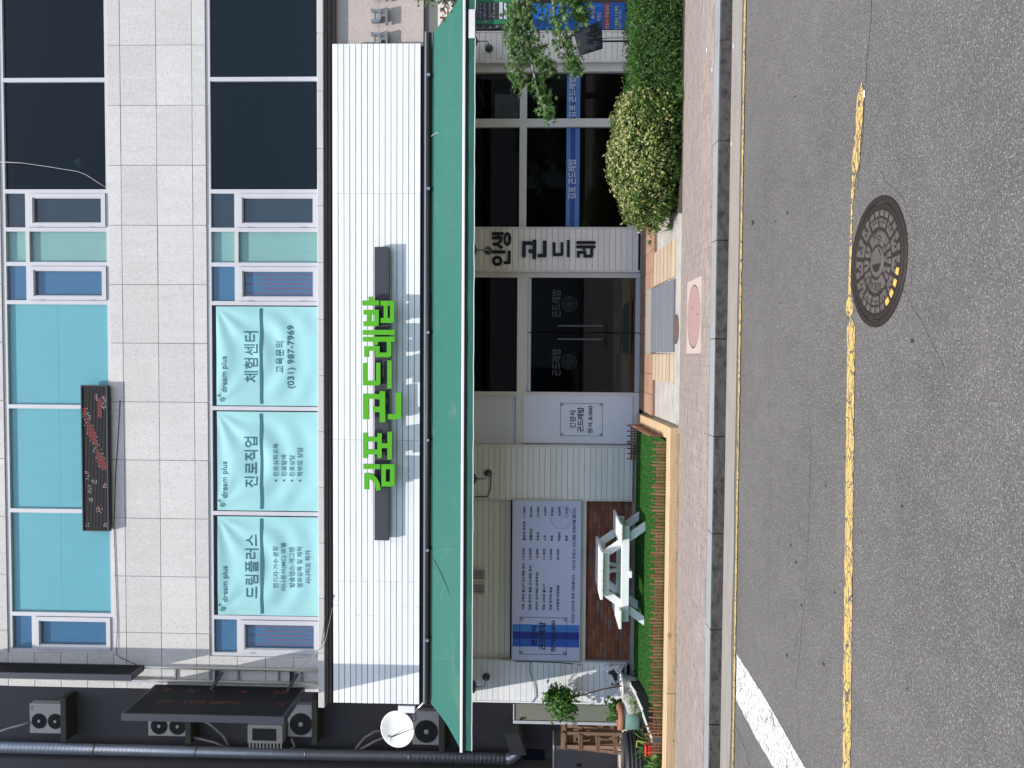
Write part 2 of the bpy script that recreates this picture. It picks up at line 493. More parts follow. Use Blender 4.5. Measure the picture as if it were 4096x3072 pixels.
# ------------------------------------------------------------------ geometry helpers
class MB:
    def __init__(self):
        self.v, self.f, self.m = [], [], []
        self.smooth = False

    def add(self, vs, fs, mi=0):
        o = len(self.v)
        self.v += [tuple(x) for x in vs]
        self.f += [tuple(i + o for i in q) for q in fs]
        self.m += [mi] * len(fs)
        return self

    def box(self, x0, x1, y0, y1, z0, z1, mi=0):
        return self.add([(x0, y0, z0), (x1, y0, z0), (x1, y1, z0), (x0, y1, z0), (x0, y0, z1), (x1, y0, z1), (x1, y1, z1), (x0, y1, z1)],
                        [(0, 3, 2, 1), (4, 5, 6, 7), (0, 1, 5, 4), (1, 2, 6, 5), (2, 3, 7, 6), (3, 0, 4, 7)], mi)

    def bar(self, p, q, w, h, up=(0, 0, 1), mi=0):
        p, q = Vector(p), Vector(q)
        d = (q - p).normalized()
        s = d.cross(Vector(up))
        if s.length < 1e-4:
            s = Vector((1, 0, 0))
        s = s.normalized() * (w / 2)
        t = s.normalized().cross(d) * (h / 2)
        vs = [p - s - t, p + s - t, p + s + t, p - s + t, q - s - t, q + s - t, q + s + t, q - s + t]
        return self.add(vs, [(0, 3, 2, 1), (4, 5, 6, 7), (0, 1, 5, 4), (1, 2, 6, 5), (2, 3, 7, 6), (3, 0, 4, 7)], mi)

    def tube(self, pts, r, n=8, mi=0, cap=True):
        pts = [Vector(p) for p in pts]
        rs = r if isinstance(r, (list, tuple)) else [r] * len(pts)
        rings = []
        ref = None
        for i, p in enumerate(pts):
            a = pts[max(i - 1, 0)]
            b = pts[min(i + 1, len(pts) - 1)]
            d = (b - a).normalized()
            if ref is None:
                ref = Vector((0, 0, 1)) if abs(d.z) < 0.9 else Vector((1, 0, 0))
            s = d.cross(ref).normalized()
            t = s.cross(d).normalized()
            ref = t
            rings.append([p + (s * math.cos(k * 2 * math.pi / n) + t * math.sin(k * 2 * math.pi / n)) * rs[i] for k in range(n)])
        vs = [x for ring in rings for x in ring]
        fs = []
        for i in range(len(pts) - 1):
            for k in range(n):
                k2 = (k + 1) % n
                fs.append((i * n + k, i * n + k2, (i + 1) * n + k2, (i + 1) * n + k))
        if cap:
            fs.append(tuple(range(n - 1, -1, -1)))
            fs.append(tuple((len(pts) - 1) * n + k for k in range(n)))
        return self.add(vs, fs, mi)

    def lathe(self, prof, base, axis=(0, 0, 1), n=24, mi=0):
        ax = Vector(axis).normalized()
        s = ax.orthogonal().normalized()
        t = ax.cross(s)
        b = Vector(base)
        vs, fs = [], []
        for r, h in prof:
            for k in range(n):
                a = k * 2 * math.pi / n
                vs.append(b + ax * h + (s * math.cos(a) + t * math.sin(a)) * max(r, 1e-4))
        for i in range(len(prof) - 1):
            for k in range(n):
                k2 = (k + 1) % n
                fs.append((i * n + k, i * n + k2, (i + 1) * n + k2, (i + 1) * n + k))
        return self.add(vs, fs, mi)

    def prism(self, loops, y0, y1, side=0):
        """loops of (x, z): outline first, holes after; extruded from y0 (front) to y1"""
        tris = tessellate_polygon([[Vector((x, z, 0)) for x, z in lp] for lp in loops])
        flat = [p for lp in loops for p in lp]
        self.add([(x, y0, z) for x, z in flat], tris, 0)
        self.add([(x, y1, z) for x, z in flat], tris, side)
        for lp in loops:
            n = len(lp)
            vs = [(x, y0, z) for x, z in lp] + [(x, y1, z) for x, z in lp]
            self.add(vs, [(i, (i + 1) % n, n + (i + 1) % n, n + i) for i in range(n)], side)
        return self

    def slab(self, poly, z0, z1):
        n = len(poly)
        tris = tessellate_polygon([[Vector((x, y, 0)) for x, y in poly]])
        self.add([(x, y, z1) for x, y in poly], tris)
        vs = [(x, y, z0) for x, y in poly] + [(x, y, z1) for x, y in poly]
        return self.add(vs, [(i, (i + 1) % n, n + (i + 1) % n, n + i) for i in range(n)])

    def mesh(self, name, mats, fix=True):
        me = D.meshes.new(name)
        me.from_pydata(self.v, [], self.f)
        for m in (mats if isinstance(mats, (list, tuple)) else [mats]):
            me.materials.append(MATS[m] if isinstance(m, str) else m)
        if any(self.m):
            me.polygons.foreach_set('material_index', self.m)
        if fix:
            import bmesh
            bm = bmesh.new()
            bm.from_mesh(me)
            bmesh.ops.recalc_face_normals(bm, faces=bm.faces)
            bm.to_mesh(me)
            bm.free()
        if self.smooth:
            me.polygons.foreach_set('use_smooth', [True] * len(me.polygons))
        me.update()
        return me

    def build(self, name, mats, parent=None, fix=True, smooth=None, loc=None, **tags):
        if smooth is not None:
            self.smooth = smooth
        o = link(name, self.mesh(name, mats, fix), parent, loc or (0, 0, 0))
        for k, v in tags.items():
            o[k] = v
        return o


WL = {}


def link(name, data, parent=None, loc=(0, 0, 0)):
    o = D.objects.new(name, data)
    COL.objects.link(o)
    loc = Vector(loc)
    if parent is not None:
        o.parent = parent
        o.location = loc - WL[parent.name]
    else:
        o.location = loc
    WL[o.name] = loc
    return o


def thing(name, label, cat, loc=(0, 0, 0), group=None):
    o = link(name, None, None, loc)
    o['label'] = label
    o['category'] = cat
    if group:
        o['group'] = group
    return o


def tag(o, label, cat, group=None):
    o['label'] = label
    o['category'] = cat
    if group:
        o['group'] = group
    return o


def part(name, parent, loc=None):
    return link(name, None, parent, loc or WL[parent.name])


BOXES = {}


def piece(name, mat, parent, x0, x1, y0, y1, z0, z1, ch=0.004):
    """chamfered box that shares its mesh with alike pieces"""
    if x1 < x0:
        x0, x1 = x1, x0
    if y1 < y0:
        y0, y1 = y1, y0
    if z1 < z0:
        z0, z1 = z1, z0
    a, b, c = round((x1 - x0) / 2, 3), round((y1 - y0) / 2, 3), round((z1 - z0) / 2, 3)
    ch = min(ch, a * 0.6, b * 0.6, c * 0.6)
    key = (a, b, c, mat, round(ch, 4))
    me = BOXES.get(key)
    if me is None:
        vs, idx = [], {}
        for sx in (-1, 1):
            for sy in (-1, 1):
                for sz in (-1, 1):
                    for ax in range(3):
                        p = [sx * (a - ch), sy * (b - ch), sz * (c - ch)]
                        p[ax] = (sx * a, sy * b, sz * c)[ax]
                        idx[(sx, sy, sz, ax)] = len(vs)
                        vs.append(tuple(p))
        fs = []
        S = (-1, 1)
        for s in S:
            fs.append([idx[(s, *q, 0)] for q in ((-1, -1), (1, -1), (1, 1), (-1, 1))])
            fs.append([idx[(q[0], s, q[1], 1)] for q in ((-1, -1), (1, -1), (1, 1), (-1, 1))])
            fs.append([idx[(*q, s, 2)] for q in ((-1, -1), (1, -1), (1, 1), (-1, 1))])
        for s in S:
            for t in S:
                fs.append([idx[(s, t, -1, 0)], idx[(s, t, 1, 0)], idx[(s, t, 1, 1)], idx[(s, t, -1, 1)]])
                fs.append([idx[(s, -1, t, 0)], idx[(s, 1, t, 0)], idx[(s, 1, t, 2)], idx[(s, -1, t, 2)]])
                fs.append([idx[(-1, s, t, 1)], idx[(1, s, t, 1)], idx[(1, s, t, 2)], idx[(-1, s, t, 2)]])
        for sx in S:
            for sy in S:
                for sz in S:
                    fs.append([idx[(sx, sy, sz, k)] for k in range(3)])
        mb = MB()
        mb.add(vs, fs)
        me = mb.mesh(name, mat)
        BOXES[key] = me
    return link(name, me, parent, ((x0 + x1) / 2, (y0 + y1) / 2, (z0 + z1) / 2))


def rect_loop(u0, u1, v0, v1, Y):
    return [at(u0, v0, Y), at(u1, v0, Y), at(u1, v1, Y), at(u0, v1, Y)]


TXT = {}


def text_mesh(s, bold):
    key = (s, bold)
    if key in TXT:
        return TXT[key]
    cu = D.curves.new('lettering', 'FONT')
    cu.body = s
    cu.resolution_u = 3
    cu.offset = bold
    o = D.objects.new('lettering', cu)
    me = o.to_mesh()
    vs = [tuple(v.co) for v in me.vertices]
    fs = [tuple(p.vertices) for p in me.polygons]
    o.to_mesh_clear()
    D.objects.remove(o)
    D.curves.remove(cu)
    xs = [v[0] for v in vs]
    ys = [v[1] for v in vs]
    x0, x1, y0, y1 = min(xs), max(xs), min(ys), max(ys)
    TXT[key] = ([((v[0] - x0) / (x1 - x0), (v[1] - y0) / (y1 - y0)) for v in vs], fs)
    return TXT[key]


def text(s, u0, u1, v0, v1, Y, mat, parent, bold=0.0, conform=None, name='lettering'):
    """flat lettering fitted to the box top u0, bottom u1, left v0, right v1 on the plane y = Y"""
    uv, fs = text_mesh(s, bold)
    um, vm = (u0 + u1) / 2, (v0 + v1) / 2
    xa, xb = at(um, v0, Y)[0], at(um, v1, Y)[0]
    za, zb = at(u1, vm, Y)[1], at(u0, vm, Y)[1]
    mb = MB()
    mb.add([(xa + (xb - xa) * p, (conform(xa + (xb - xa) * p, za + (zb - za) * q) if conform else Y), za + (zb - za) * q) for p, q in uv], fs)
    return mb.build(name, mat, parent, fix=False)


def leaf_cloud(name, mat, parent, n, place, size, shape, droop=0.0, **tags):
    """many single leaves; place() returns (point, outward normal)"""
    vs, fs = [], []
    for _ in range(n):
        p, nrm = place()
        d = (Vector(nrm) + Vector((random.gauss(0, 1), random.gauss(0, 1), random.gauss(0, 1))) * 0.7)
        if d.length < 1e-3:
            continue
        d.normalize()
        a = d.orthogonal().normalized()
        b = d.cross(a)
        th = random.uniform(0, 6.283)
        a, b = a * math.cos(th) + b * math.sin(th), b * math.cos(th) - a * math.sin(th)
        if droop:
            a = (a * (1 - droop) + Vector((0, 0, -1)) * droop).normalized()
            b = d.cross(a).normalized()
        s = size * random.uniform(0.65, 1.3)
        o = len(vs)
        for (px, py, pz) in shape:
            vs.append(Vector(p) + a * (px * s) + b * (py * s) + d * (pz * s))
        fs.append(tuple(range(o, o + len(shape))))
    me = D.meshes.new(name)
    me.from_pydata([tuple(x) for x in vs], [], fs)
    me.materials.append(MATS[mat])
    me.update()
    o = link(name, me, parent, (0, 0, 0))
    for k, v in tags.items():
        o[k] = v
    return o


OVAL = [(0, 0, 0), (0.35, 0.22, 0.06), (0.75, 0.16, 0.04), (1, 0, -0.04), (0.75, -0.16, 0.04), (0.35, -0.22, 0.06)]
NEEDLE = [(0, 0, 0), (0.5, 0.11, 0.02), (1, 0, 0), (0.5, -0.11, 0.02)]
STAR = []
for k, (ang, ln) in enumerate(((-115, .55), (-88, .22), (-60, .85), (-38, .26), (0, 1.0), (38, .26), (60, .85), (88, .22), (115, .55))):
    STAR.append((0.18 + ln * math.cos(math.radians(ang)), ln * math.sin(math.radians(ang)), 0.0))
STAR.append((0, 0, 0))


# ================================================================== THE SETTING
def sheet(name, poly, z, mat, parent=None, **tags):
    mb = MB()
    mb.add([(x, y, z) for x, y in poly], tessellate_polygon([[Vector((x, y, 0)) for x, y in poly]]))
    o = mb.build(name, mat, parent, fix=False, **tags)
    if parent is None:
        o['kind'] = 'structure'
    return o


def up(o):
    """make a flat sheet's faces look upwards"""
    for p in o.data.polygons:
        if p.normal.z < 0:
            p.flip()
    return o


ground = sheet('ground', [(-300, -300), (300, -300), (300, 300), (-300, 300)], -0.06, 'base_concrete')
road = sheet('road', [(-120, -40), (120, -40), (120, 8.12), (-120, 8.12)], 0.0, 'asphalt')
KERB_Y, KERB_T = 8.10, 0.13

# gutter strip of rough concrete along the kerb
gutter = MB()
gx = [-30 + i * 0.25 for i in range(241)]
gv = []
for x in gx:
    gv += [(x, 7.70 + 0.03 * noise.noise((x * 1.3, 3, 0)) + 0.012 * noise.noise((x * 7, 1, 0)), 0.004), (x, 8.118, 0.004)]
gutter.add(gv, [(2 * i, 2 * i + 2, 2 * i + 3, 2 * i + 1) for i in range(240)])
up(gutter.build('gutter', 'gutter_concrete', None, fix=False, kind='structure'))

# kerb: one stone after the other
kerb = link('kerb', None)
kerb['kind'] = 'structure'
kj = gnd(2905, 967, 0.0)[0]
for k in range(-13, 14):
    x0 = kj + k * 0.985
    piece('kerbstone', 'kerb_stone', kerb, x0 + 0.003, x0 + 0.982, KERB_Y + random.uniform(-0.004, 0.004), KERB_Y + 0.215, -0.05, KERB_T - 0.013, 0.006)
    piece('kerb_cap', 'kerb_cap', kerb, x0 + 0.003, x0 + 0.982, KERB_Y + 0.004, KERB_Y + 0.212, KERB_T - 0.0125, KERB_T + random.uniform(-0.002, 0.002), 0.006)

# pavement: small concrete bricks
pave_mb = MB()
pave_mb.box(-40, 40, 8.31, 9.98, -0.05, 0.105)
pavement = pave_mb.build('pavement', 'paver_bed', None, kind='structure')
rest = MB()
rows = [(8.325 + r * 0.103, r) for r in range(16)]
count = 0
SQ = (gnd(2745, 1140, 0.135), gnd(2800, 1415, 0.135))
sqx0, sqx1 = SQ[1][0], SQ[0][0] + 0.02
sqy0, sqy1 = 8.325 + 4 * 0.103 - 0.003, 8.325 + 12 * 0.103 - 0.003
for y, r in rows:
    xw = 4.6 + r * 0.09
    n = int(2 * 15 / 0.204)
    for i in range(n):
        x = -15.2 + i * 0.204 + (0.102 if r % 2 else 0)
        zt = 0.132 + 0.0035 * noise.noise((x * 2, y * 2, 1)) + random.uniform(-0.0015, 0.0015)
        xa_, xb_ = x, x + 0.2015
        if sqy0 < y + 0.05 < sqy1:
            if xa_ > sqx0 and xb_ < sqx1:
                continue
            if xa_ < sqx0 < xb_:
                xb_ = sqx0 - 0.004
            elif xa_ < sqx1 < xb_:
                xa_ = sqx1 + 0.004
            if xb_ - xa_ < 0.012:
                continue
        if count < 300 and abs(x + 0.1 + 0.35) < xw and r < 7:
            piece('paver', 'paver', pavement, xa_, xb_, y, y + 0.1005, 0.085, zt, 0.0022)
            count += 1
        else:
            rest.box(xa_, xb_, y, y + 0.1005, 0.085, zt)
rest.build('paver_field', 'paver', pavement, kind='stuff')
# soil joint and weeds at the back of the pavement come later

# utility cover of pink granite let into the pavement
uc = thing('utility_cover', 'square pink granite utility cover with round lid in the brick pavement', 'utility cover', ((sqx0 + sqx1) / 2, (sqy0 + sqy1) / 2, 0.13))
ucx, ucy = (sqx0 + sqx1) / 2, (sqy0 + sqy1) / 2
ring_n = 40
R1 = min(sqx1 - sqx0, (sqy1 - sqy0)) * 0.44
outer = [(sqx0, sqy0), (sqx1, sqy0), (sqx1, sqy1), (sqx0, sqy1)]
lid_rx, lid_ry = (sqx1 - sqx0) * 0.41, (sqy1 - sqy0) * 0.44
hole = [(ucx + (lid_rx + 0.016) * math.cos(k * 2 * math.pi / ring_n), ucy + (lid_ry + 0.016) * math.sin(k * 2 * math.pi / ring_n)) for k in range(ring_n)]
mb = MB()
tri = tessellate_polygon([[Vector((x, y, 0)) for x, y in outer], [Vector((x, y, 0)) for x, y in hole]])
mb.add([(x, y, 0.139) for x, y in outer + hole], tri)
mb.add([(x, y, z) for z in (0.06, 0.139) for x, y in outer], [(i, (i + 1) % 4, 4 + (i + 1) % 4, 4 + i) for i in range(4)])
mb.add([(x, y, z) for z in (0.06, 0.139) for x, y in hole], [(i, (i + 1) % ring_n, ring_n + (i + 1) % ring_n, ring_n + i) for i in range(ring_n)])
mb.build('surround', 'pink_granite_light', uc)
mb = MB()
mb.slab([(ucx + lid_rx * math.cos(k * 2 * math.pi / ring_n), ucy + lid_ry * math.sin(k * 2 * math.pi / ring_n)) for k in range(ring_n)], 0.07, 0.137)
mb.build('lid', 'pink_granite', uc)
for dx, dy in ((0.1, 0.12), (0.02, -0.2)):
    MB().lathe([(0.0, 0.0), (0.014, 0.0), (0.014, 0.002), (0, 0.002)], (ucx + dx, ucy + dy, 0.138), n=10).build('key_hole', 'dark_gap', uc)

# ------------------------------------------------------------------ road markings
def strip(name, mat, pts, z=0.004, parent=None):
    """polyline of (x, y, half width) -> ragged flat strip"""
    mb = MB()
    vs = []
    for i, (x, y, w) in enumerate(pts):
        a, b = pts[max(i - 1, 0)], pts[min(i + 1, len(pts) - 1)]
        d = Vector((b[0] - a[0], b[1] - a[1]))
        d = d.normalized() if d.length > 1e-6 else Vector((1, 0))
        nx, ny = -d.y, d.x
        vs += [(x + nx * w, y + ny * w, z), (x - nx * w, y - ny * w, z)]
    mb.add(vs, [(2 * i, 2 * i + 1, 2 * i + 3, 2 * i + 2) for i in range(len(pts) - 1)])
    return up(mb.build(name, mat, parent, fix=False))


def walk(u0, v0, u1, v1, step=0.03):
    p, q = gnd(u0, v0, 0), gnd(u1, v1, 0)
    n = max(2, int(math.hypot(q[0] - p[0], q[1] - p[1]) / step))
    return [(p[0] + (q[0] - p[0]) * i / n, p[1] + (q[1] - p[1]) * i / n) for i in range(n + 1)]


def rough(pts, w, jag, taper0=0.0, taper1=0.0):
    out = []
    n = len(pts)
    for i, (x, y) in enumerate(pts):
        ww = w * (1 + jag * noise.noise((x * 14, y * 14, 5)) + 0.5 * jag * noise.noise((x * 40, 2, 0)))
        t = i / (n - 1)
        if taper0 and t < taper0:
            ww *= max(0.1, t / taper0)
        if taper1 and t > 1 - taper1:
            ww *= max(0.1, (1 - t) / taper1)
        out.append((x, y + 0.15 * w * noise.noise((x * 9, 7, 0)), max(ww, 0.004)))
    return out


o = strip('edge_line', 'yellow_paint', rough([(16 - i * 0.04, 7.583 + 0.012 * math.sin((16 - i * 0.04) * 0.5)) for i in range(503)], 0.030, 0.6), 0.0085)
tag(o, 'thin worn yellow edge line painted beside the gutter', 'road line')
cl = thing('centre_line', 'cracked yellow centre line running up to the manhole cover', 'road line', (0, 4.86, 0.0))
strip('paint_stripe', 'yellow_paint', rough(walk(3407, 1270, 3386, 3250) + [(gnd(3386, 3250, 0)[0] - 0.03 * i, gnd(3386, 3250, 0)[1]) for i in range(1, 330)], 0.060, 0.16, 0.004), 0.004, cl)
strip('paint_stripe', 'yellow_paint', rough(walk(3402, 1268, 3399, 1185, 0.02), 0.058, 0.2, 0.1, 0.25), 0.004, cl)
strip('paint_stripe', 'yellow_paint', rough(walk(3401, 1180, 3406, 960, 0.015), 0.019, 0.7), 0.004, cl)
strip('paint_stripe', 'yellow_paint', rough(walk(3407, 950, 3410, 815, 0.015), 0.014, 0.9), 0.004, cl)
strip('paint_stripe', 'yellow_paint', rough(walk(3412, 812, 3418, 700, 0.015), 0.026, 0.8, 0.3), 0.004, cl)
strip('paint_stripe', 'yellow_paint', rough(walk(3421, 715, 3450, 330, 0.02), 0.052, 0.32, 0.12, 0.12), 0.0045, cl)
# broad white line running off towards the camera
wl = [gnd(2948, 2615, 0), gnd(3072, 2808, 0), gnd(3222, 3072, 0), gnd(3400, 3390, 0), gnd(3280, 3390, 0), gnd(3097, 3072, 0), gnd(3030, 2960, 0), gnd(2946, 2800, 0)]
n_e = 40
vs = []
def along(poly, t):
    ls = [math.dist(poly[i], poly[i + 1]) for i in range(len(poly) - 1)]
    s = t * sum(ls)
    for i, l in enumerate(ls):
        if s <= l or i == len(ls) - 1:
            k = s / l
            return poly[i][0] + (poly[i + 1][0] - poly[i][0]) * k, poly[i][1] + (poly[i + 1][1] - poly[i][1]) * k
        s -= l
e1, e2 = wl[:4], wl[:3:-1]
for i in range(n_e + 1):
    t = i / n_e
    a, b = along(e1, t), along(e2, t)
    j = 0.012 * noise.noise((i * 1.7, 3, 1))
    vs += [(a[0] + j, a[1] + random.uniform(-.006, .006), 0.004), (b[0] + random.uniform(-.005, .005), b[1], 0.004)]
mb = MB()
mb.add(vs, [(2 * i, 2 * i + 1, 2 * i + 3, 2 * i + 2) for i in range(n_e)])
o = up(mb.build('white_line', 'white_paint', None, fix=False))
tag(o, 'broad scuffed white line slanting across the road', 'road line')

# cracks and oil spots in the asphalt
def crack(pts, w, seed):
    full = []
    for (a, b) in zip(pts, pts[1:]):
        p, q = gnd(*a, 0), gnd(*b, 0)
        n = max(2, int(math.dist(p, q) / 0.03))
        for i in range(n):
            t = i / n
            x, y = p[0] + (q[0] - p[0]) * t, p[1] + (q[1] - p[1]) * t
            full.append((x + 0.018 * noise.noise((x * 8, y * 8, seed)), y + 0.018 * noise.noise((x * 9, y * 9, seed + 4)), w * (0.6 + 0.9 * abs(noise.noise((x * 11, y * 11, seed))))))
    return strip('crack', 'crack', full, 0.0022, road)
crack([(3486, -40), (3484, 100), (3472, 230), (3462, 330), (3450, 560), (3434, 700), (3430, 780)], 0.0027, 1)
crack([(3592, 760), (3640, 850), (3665, 930), (3655, 1010), (3640, 1170)], 0.0010, 2)
crack([(3600, 1130), (3640, 1210), (3690, 1290), (3730, 1370), (3760, 1430), (3790, 1500)], 0.0013, 3)
crack([(3078, 1536), (3082, 1900), (3072, 2300), (3075, 2500)], 0.0016, 4)
crack([(3245, 1700), (3240, 2000), (3225, 2340), (3200, 2600), (3185, 2760), (3200, 2990), (3205, 3100)], 0.0019, 5)
crack([(2890, 2830), (2930, 2880), (2970, 2960), (3005, 3080)], 0.0033, 6)
crack([(3090, 900), (3088, 1200), (3080, 1536)], 0.0012, 7)
crack([(3520, 690), (3560, 740), (3600, 770)], 0.0010, 8)
for i, (u, v, r) in enumerate([(3381, 1829, .022), (3303, 1942, .018), (3650, 1363, .03), (3163, 2180, .03), (3185, 2250, .03), (3115, 300, .02), (3182, 385, .025), (3207, 2420, .03), (3340, 2370, .02), (3295, 2655, .03), (3150, 850, .035), (3102, 885, .022), (3609, 2025, .02), (3124, 1212, .02), (3013, 890, .06), (3148, 2620, .03), (3630, 2755, .015)]):
    x, y = gnd(u, v, 0)
    pts = []
    for k in range(11):
        a = k * 2 * math.pi / 11
        rr = r * (0.55 + 0.7 * abs(noise.noise((k * 1.3, i, 0))))
        pts.append((x + rr * 0.65 * math.cos(a), y + rr * math.sin(a)))
    up(sheet('oil_spot', pts, 0.0015 + 0.0001 * i, 'stain_dark', road))

# ------------------------------------------------------------------ iron manhole cover in the road
MX, MY = gnd(3512, 1048, 0)
MR = 0.365
mh = thing('manhole_cover', 'round cast iron manhole cover with raised pattern beside the centre line', 'manhole cover', (MX, MY, 0))
MB().lathe([(MR * 0.905, 0.0), (MR * 0.905, 0.008), (MR * 0.915, 0.011), (MR * 0.99, 0.011), (MR, 0.004), (MR, -0.02)], (MX, MY, 0), n=72).build('frame_ring', 'iron', mh, smooth=True)
MB().lathe([(0.0001, 0.004), (MR * 0.89, 0.004), (MR * 0.897, 0.0), (MR * 0.897, -0.03)], (MX, MY, 0), n=72).build('lid', 'iron', mh)
MB().lathe([(MR * 0.80, 0.004), (MR * 0.805, 0.009), (MR * 0.885, 0.009), (MR * 0.89, 0.004)], (MX, MY, 0), n=72).build('lid_rim', 'iron', mh, smooth=True)


def cell(r0, r1, a0, a1, mat='iron_worn', z=0.0085):
    pts = []
    n = max(2, int((a1 - a0) / 6))
    rc = (r1 - r0) * 0.25
    am = math.degrees(rc / max(r0, 0.02))
    for r, seq in ((r0, range(n + 1)), (r1, range(n, -1, -1))):
        for i in seq:
            t = a0 + (a1 - a0) * i / n
            pts.append((r, t))
    out = []
    for (r, t) in pts:
        out.append((MX + r * math.cos(math.radians(t)), MY + r * math.sin(math.radians(t))))
    cx, cy = sum(p[0] for p in out) / len(out), sum(p[1] for p in out) / len(out)
    mb = MB()
    top = [(cx + (x - cx) * 0.80, cy + (y - cy) * 0.80) for x, y in out]
    n = len(out)
    mb.add([(x, y, 0.0035) for x, y in out] + [(x, y, z) for x, y in top], [(i, (i + 1) % n, n + (i + 1) % n, n + i) for i in range(n)] + [tuple(range(n, 2 * n))])
    return mb.build('raised_cell', mat, mh)


def stud(r, a, s):
    MB().lathe([(s, 0.0035), (s * 0.85, 0.0085), (0.0001, 0.0085)], (MX + r * math.cos(math.radians(a)), MY + r * math.sin(math.radians(a)), 0), n=10).build('raised_stud', 'iron_worn', mh)


for k in range(26):
    a = k * 360 / 26 + 4
    cell(MR * 0.69, MR * 0.785, a - 4.3, a + 4.3, 'iron_paint' if 208 < a < 262 else 'iron_worn')
for k in range(13):
    a = k * 360 / 13 + 11
    stud(MR * 0.635, a, 0.011)
    cell(MR * 0.53, MR * 0.60, a - 10.5, a + 10.5)
    cell(MR * 0.60, MR * 0.665, a - 10.8, a - 6)
    cell(MR * 0.60, MR * 0.665, a + 6, a + 10.8)
for a0 in (62, 92, 122, 242, 272, 302):
    cell(MR * 0.36, MR * 0.475, a0 - 12, a0 - 2)
    cell(MR * 0.36, MR * 0.475, a0 + 2, a0 + 12)
    cell(MR * 0.27, MR * 0.33, a0 - 9, a0 + 9)
cell(MR * 0.27, MR * 0.475, -42, 42)
cell(MR * 0.27, MR * 0.475, 138, 222)
el = MB()
el.lathe([(MR * 0.235, 0.0035), (MR * 0.22, 0.0085), (0.0001, 0.0085)], (MX, MY, 0), n=30)
el.build('centre_boss', 'iron_worn', mh)
for s, (a0, a1) in ((1, (100, 260)), (-1, (275, 345))):
    pts = [(MX + (0.02 * (s < 0)) + MR * 0.155 * math.cos(math.radians(a0 + (a1 - a0) * i / 14)), MY + MR * 0.155 * math.sin(math.radians(a0 + (a1 - a0) * i / 14))) for i in range(15)]
    up(sheet('emblem', pts, 0.0092, 'iron', mh))


def ground_text(s, cx, cy, w, h, rot, z, mat, parent, bold=0.01):
    uv, fs = text_mesh(s, bold)
    c, sn = math.cos(rot), math.sin(rot)
    mb = MB()
    vs = []
    for p, q in uv:
        x, y = (p - 0.5) * w, (q - 0.5) * h
        vs.append((cx + x * c - y * sn, cy + x * sn + y * c, z))
    mb.add(vs, fs)
    return mb.build('lettering', mat, parent, fix=False)


ground_text('우수', MX + MR * 0.375, MY, MR * 0.34, MR * 0.15, math.pi / 2 - 0.35 + math.pi, 0.0096, 'iron', mh)
ground_text('김포시', MX - MR * 0.375, MY, MR * 0.40, MR * 0.15, math.pi / 2 - 0.25, 0.0096, 'iron', mh)

# small drain cover in the concrete apron
dx0, dy0 = gnd(2699, 1317, 0.16)
dc = thing('drain_cover', 'small rusty oval drain cover in the concrete before the grey mats', 'drain cover', (dx0, dy0, 0.155))
for prof, mat, nm in (([(0.19, 0), (0.19, 0.008), (0.165, 0.010), (0.16, 0.003), (0.16, 0)], 'iron_worn', 'frame_ring'), ([(0.157, 0), (0.157, 0.006), (0.11, 0.009), (0.09, 0.006), (0.0001, 0.006)], 'rust_brown', 'lid')):
    MB().lathe(prof, (dx0, dy0, 0.1375), n=32).build(nm, mat, dc)


# ================================================================== THE BUILDING
YF = 13.45                                    # face of the granite
BLD = thing('commercial_building', 'grey granite commercial building with film covered upper windows and white boarded restaurant front', 'building', (0, YF, 0.0))


def XV(v, u=1060.0, Y=YF):
    return at(u, v, Y)[0]


XL, XR = -5.83, 14.0
Z_LOW, Z_LOWT, Z_UP, Z_UPT = 5.575, 7.52, 9.205, 11.075
# backing masonry, set back behind the stone so the joints read as grooves
wall = MB()
wall.box(XL + 0.02, XR, YF + 0.022, YF + 0.30, Z_LOWT, Z_UP)
wall.box(XL + 0.02, XR, YF + 0.022, YF + 0.30, Z_UPT, 16.0)
wall.box(XL + 0.02, XR, YF + 0.022, YF + 0.30, 3.55, Z_LOW)
wall.box(XL + 0.02, XV(2628), YF + 0.022, YF + 0.30, Z_LOW, Z_LOWT)
wall.box(XL + 0.02, XV(2628), YF + 0.022, YF + 0.30, Z_UP, Z_UPT)
wall.box(XV(-1300), XR, YF + 0.022, YF + 0.30, Z_LOW, Z_LOWT)
wall.box(XV(-1300), XR, YF + 0.022, YF + 0.30, Z_UP, Z_UPT)
wall.box(XL + 0.02, XL + 0.3, YF + 0.301, 20.0, 0.0, 16.0)
wall.box(13.6, XR, YF + 0.301, 20.0, 0.0, 16.0)
wall.build('wall', 'joint', BLD)
roof = MB()
roof.box(XL, XR, YF, 20.0, 16.0, 16.4)
roof.build('roof', 'granite', BLD)
# rooms behind the glass: floors, ceilings, back walls
rm = MB()
for z0, z1 in ((5.45, 7.75), (9.05, 11.3)):
    rm.box(XL + 0.31, 13.59, 17.0, 17.1, z0, z1)
    rm.box(XL + 0.31, 13.59, YF + 0.31, 17.0, z0 - 0.1, z0)
    rm.box(XL + 0.31, 13.59, YF + 0.31, 17.0, z1, z1 + 0.1)
rm.build('upper_rooms', 'room_ceiling', BLD)

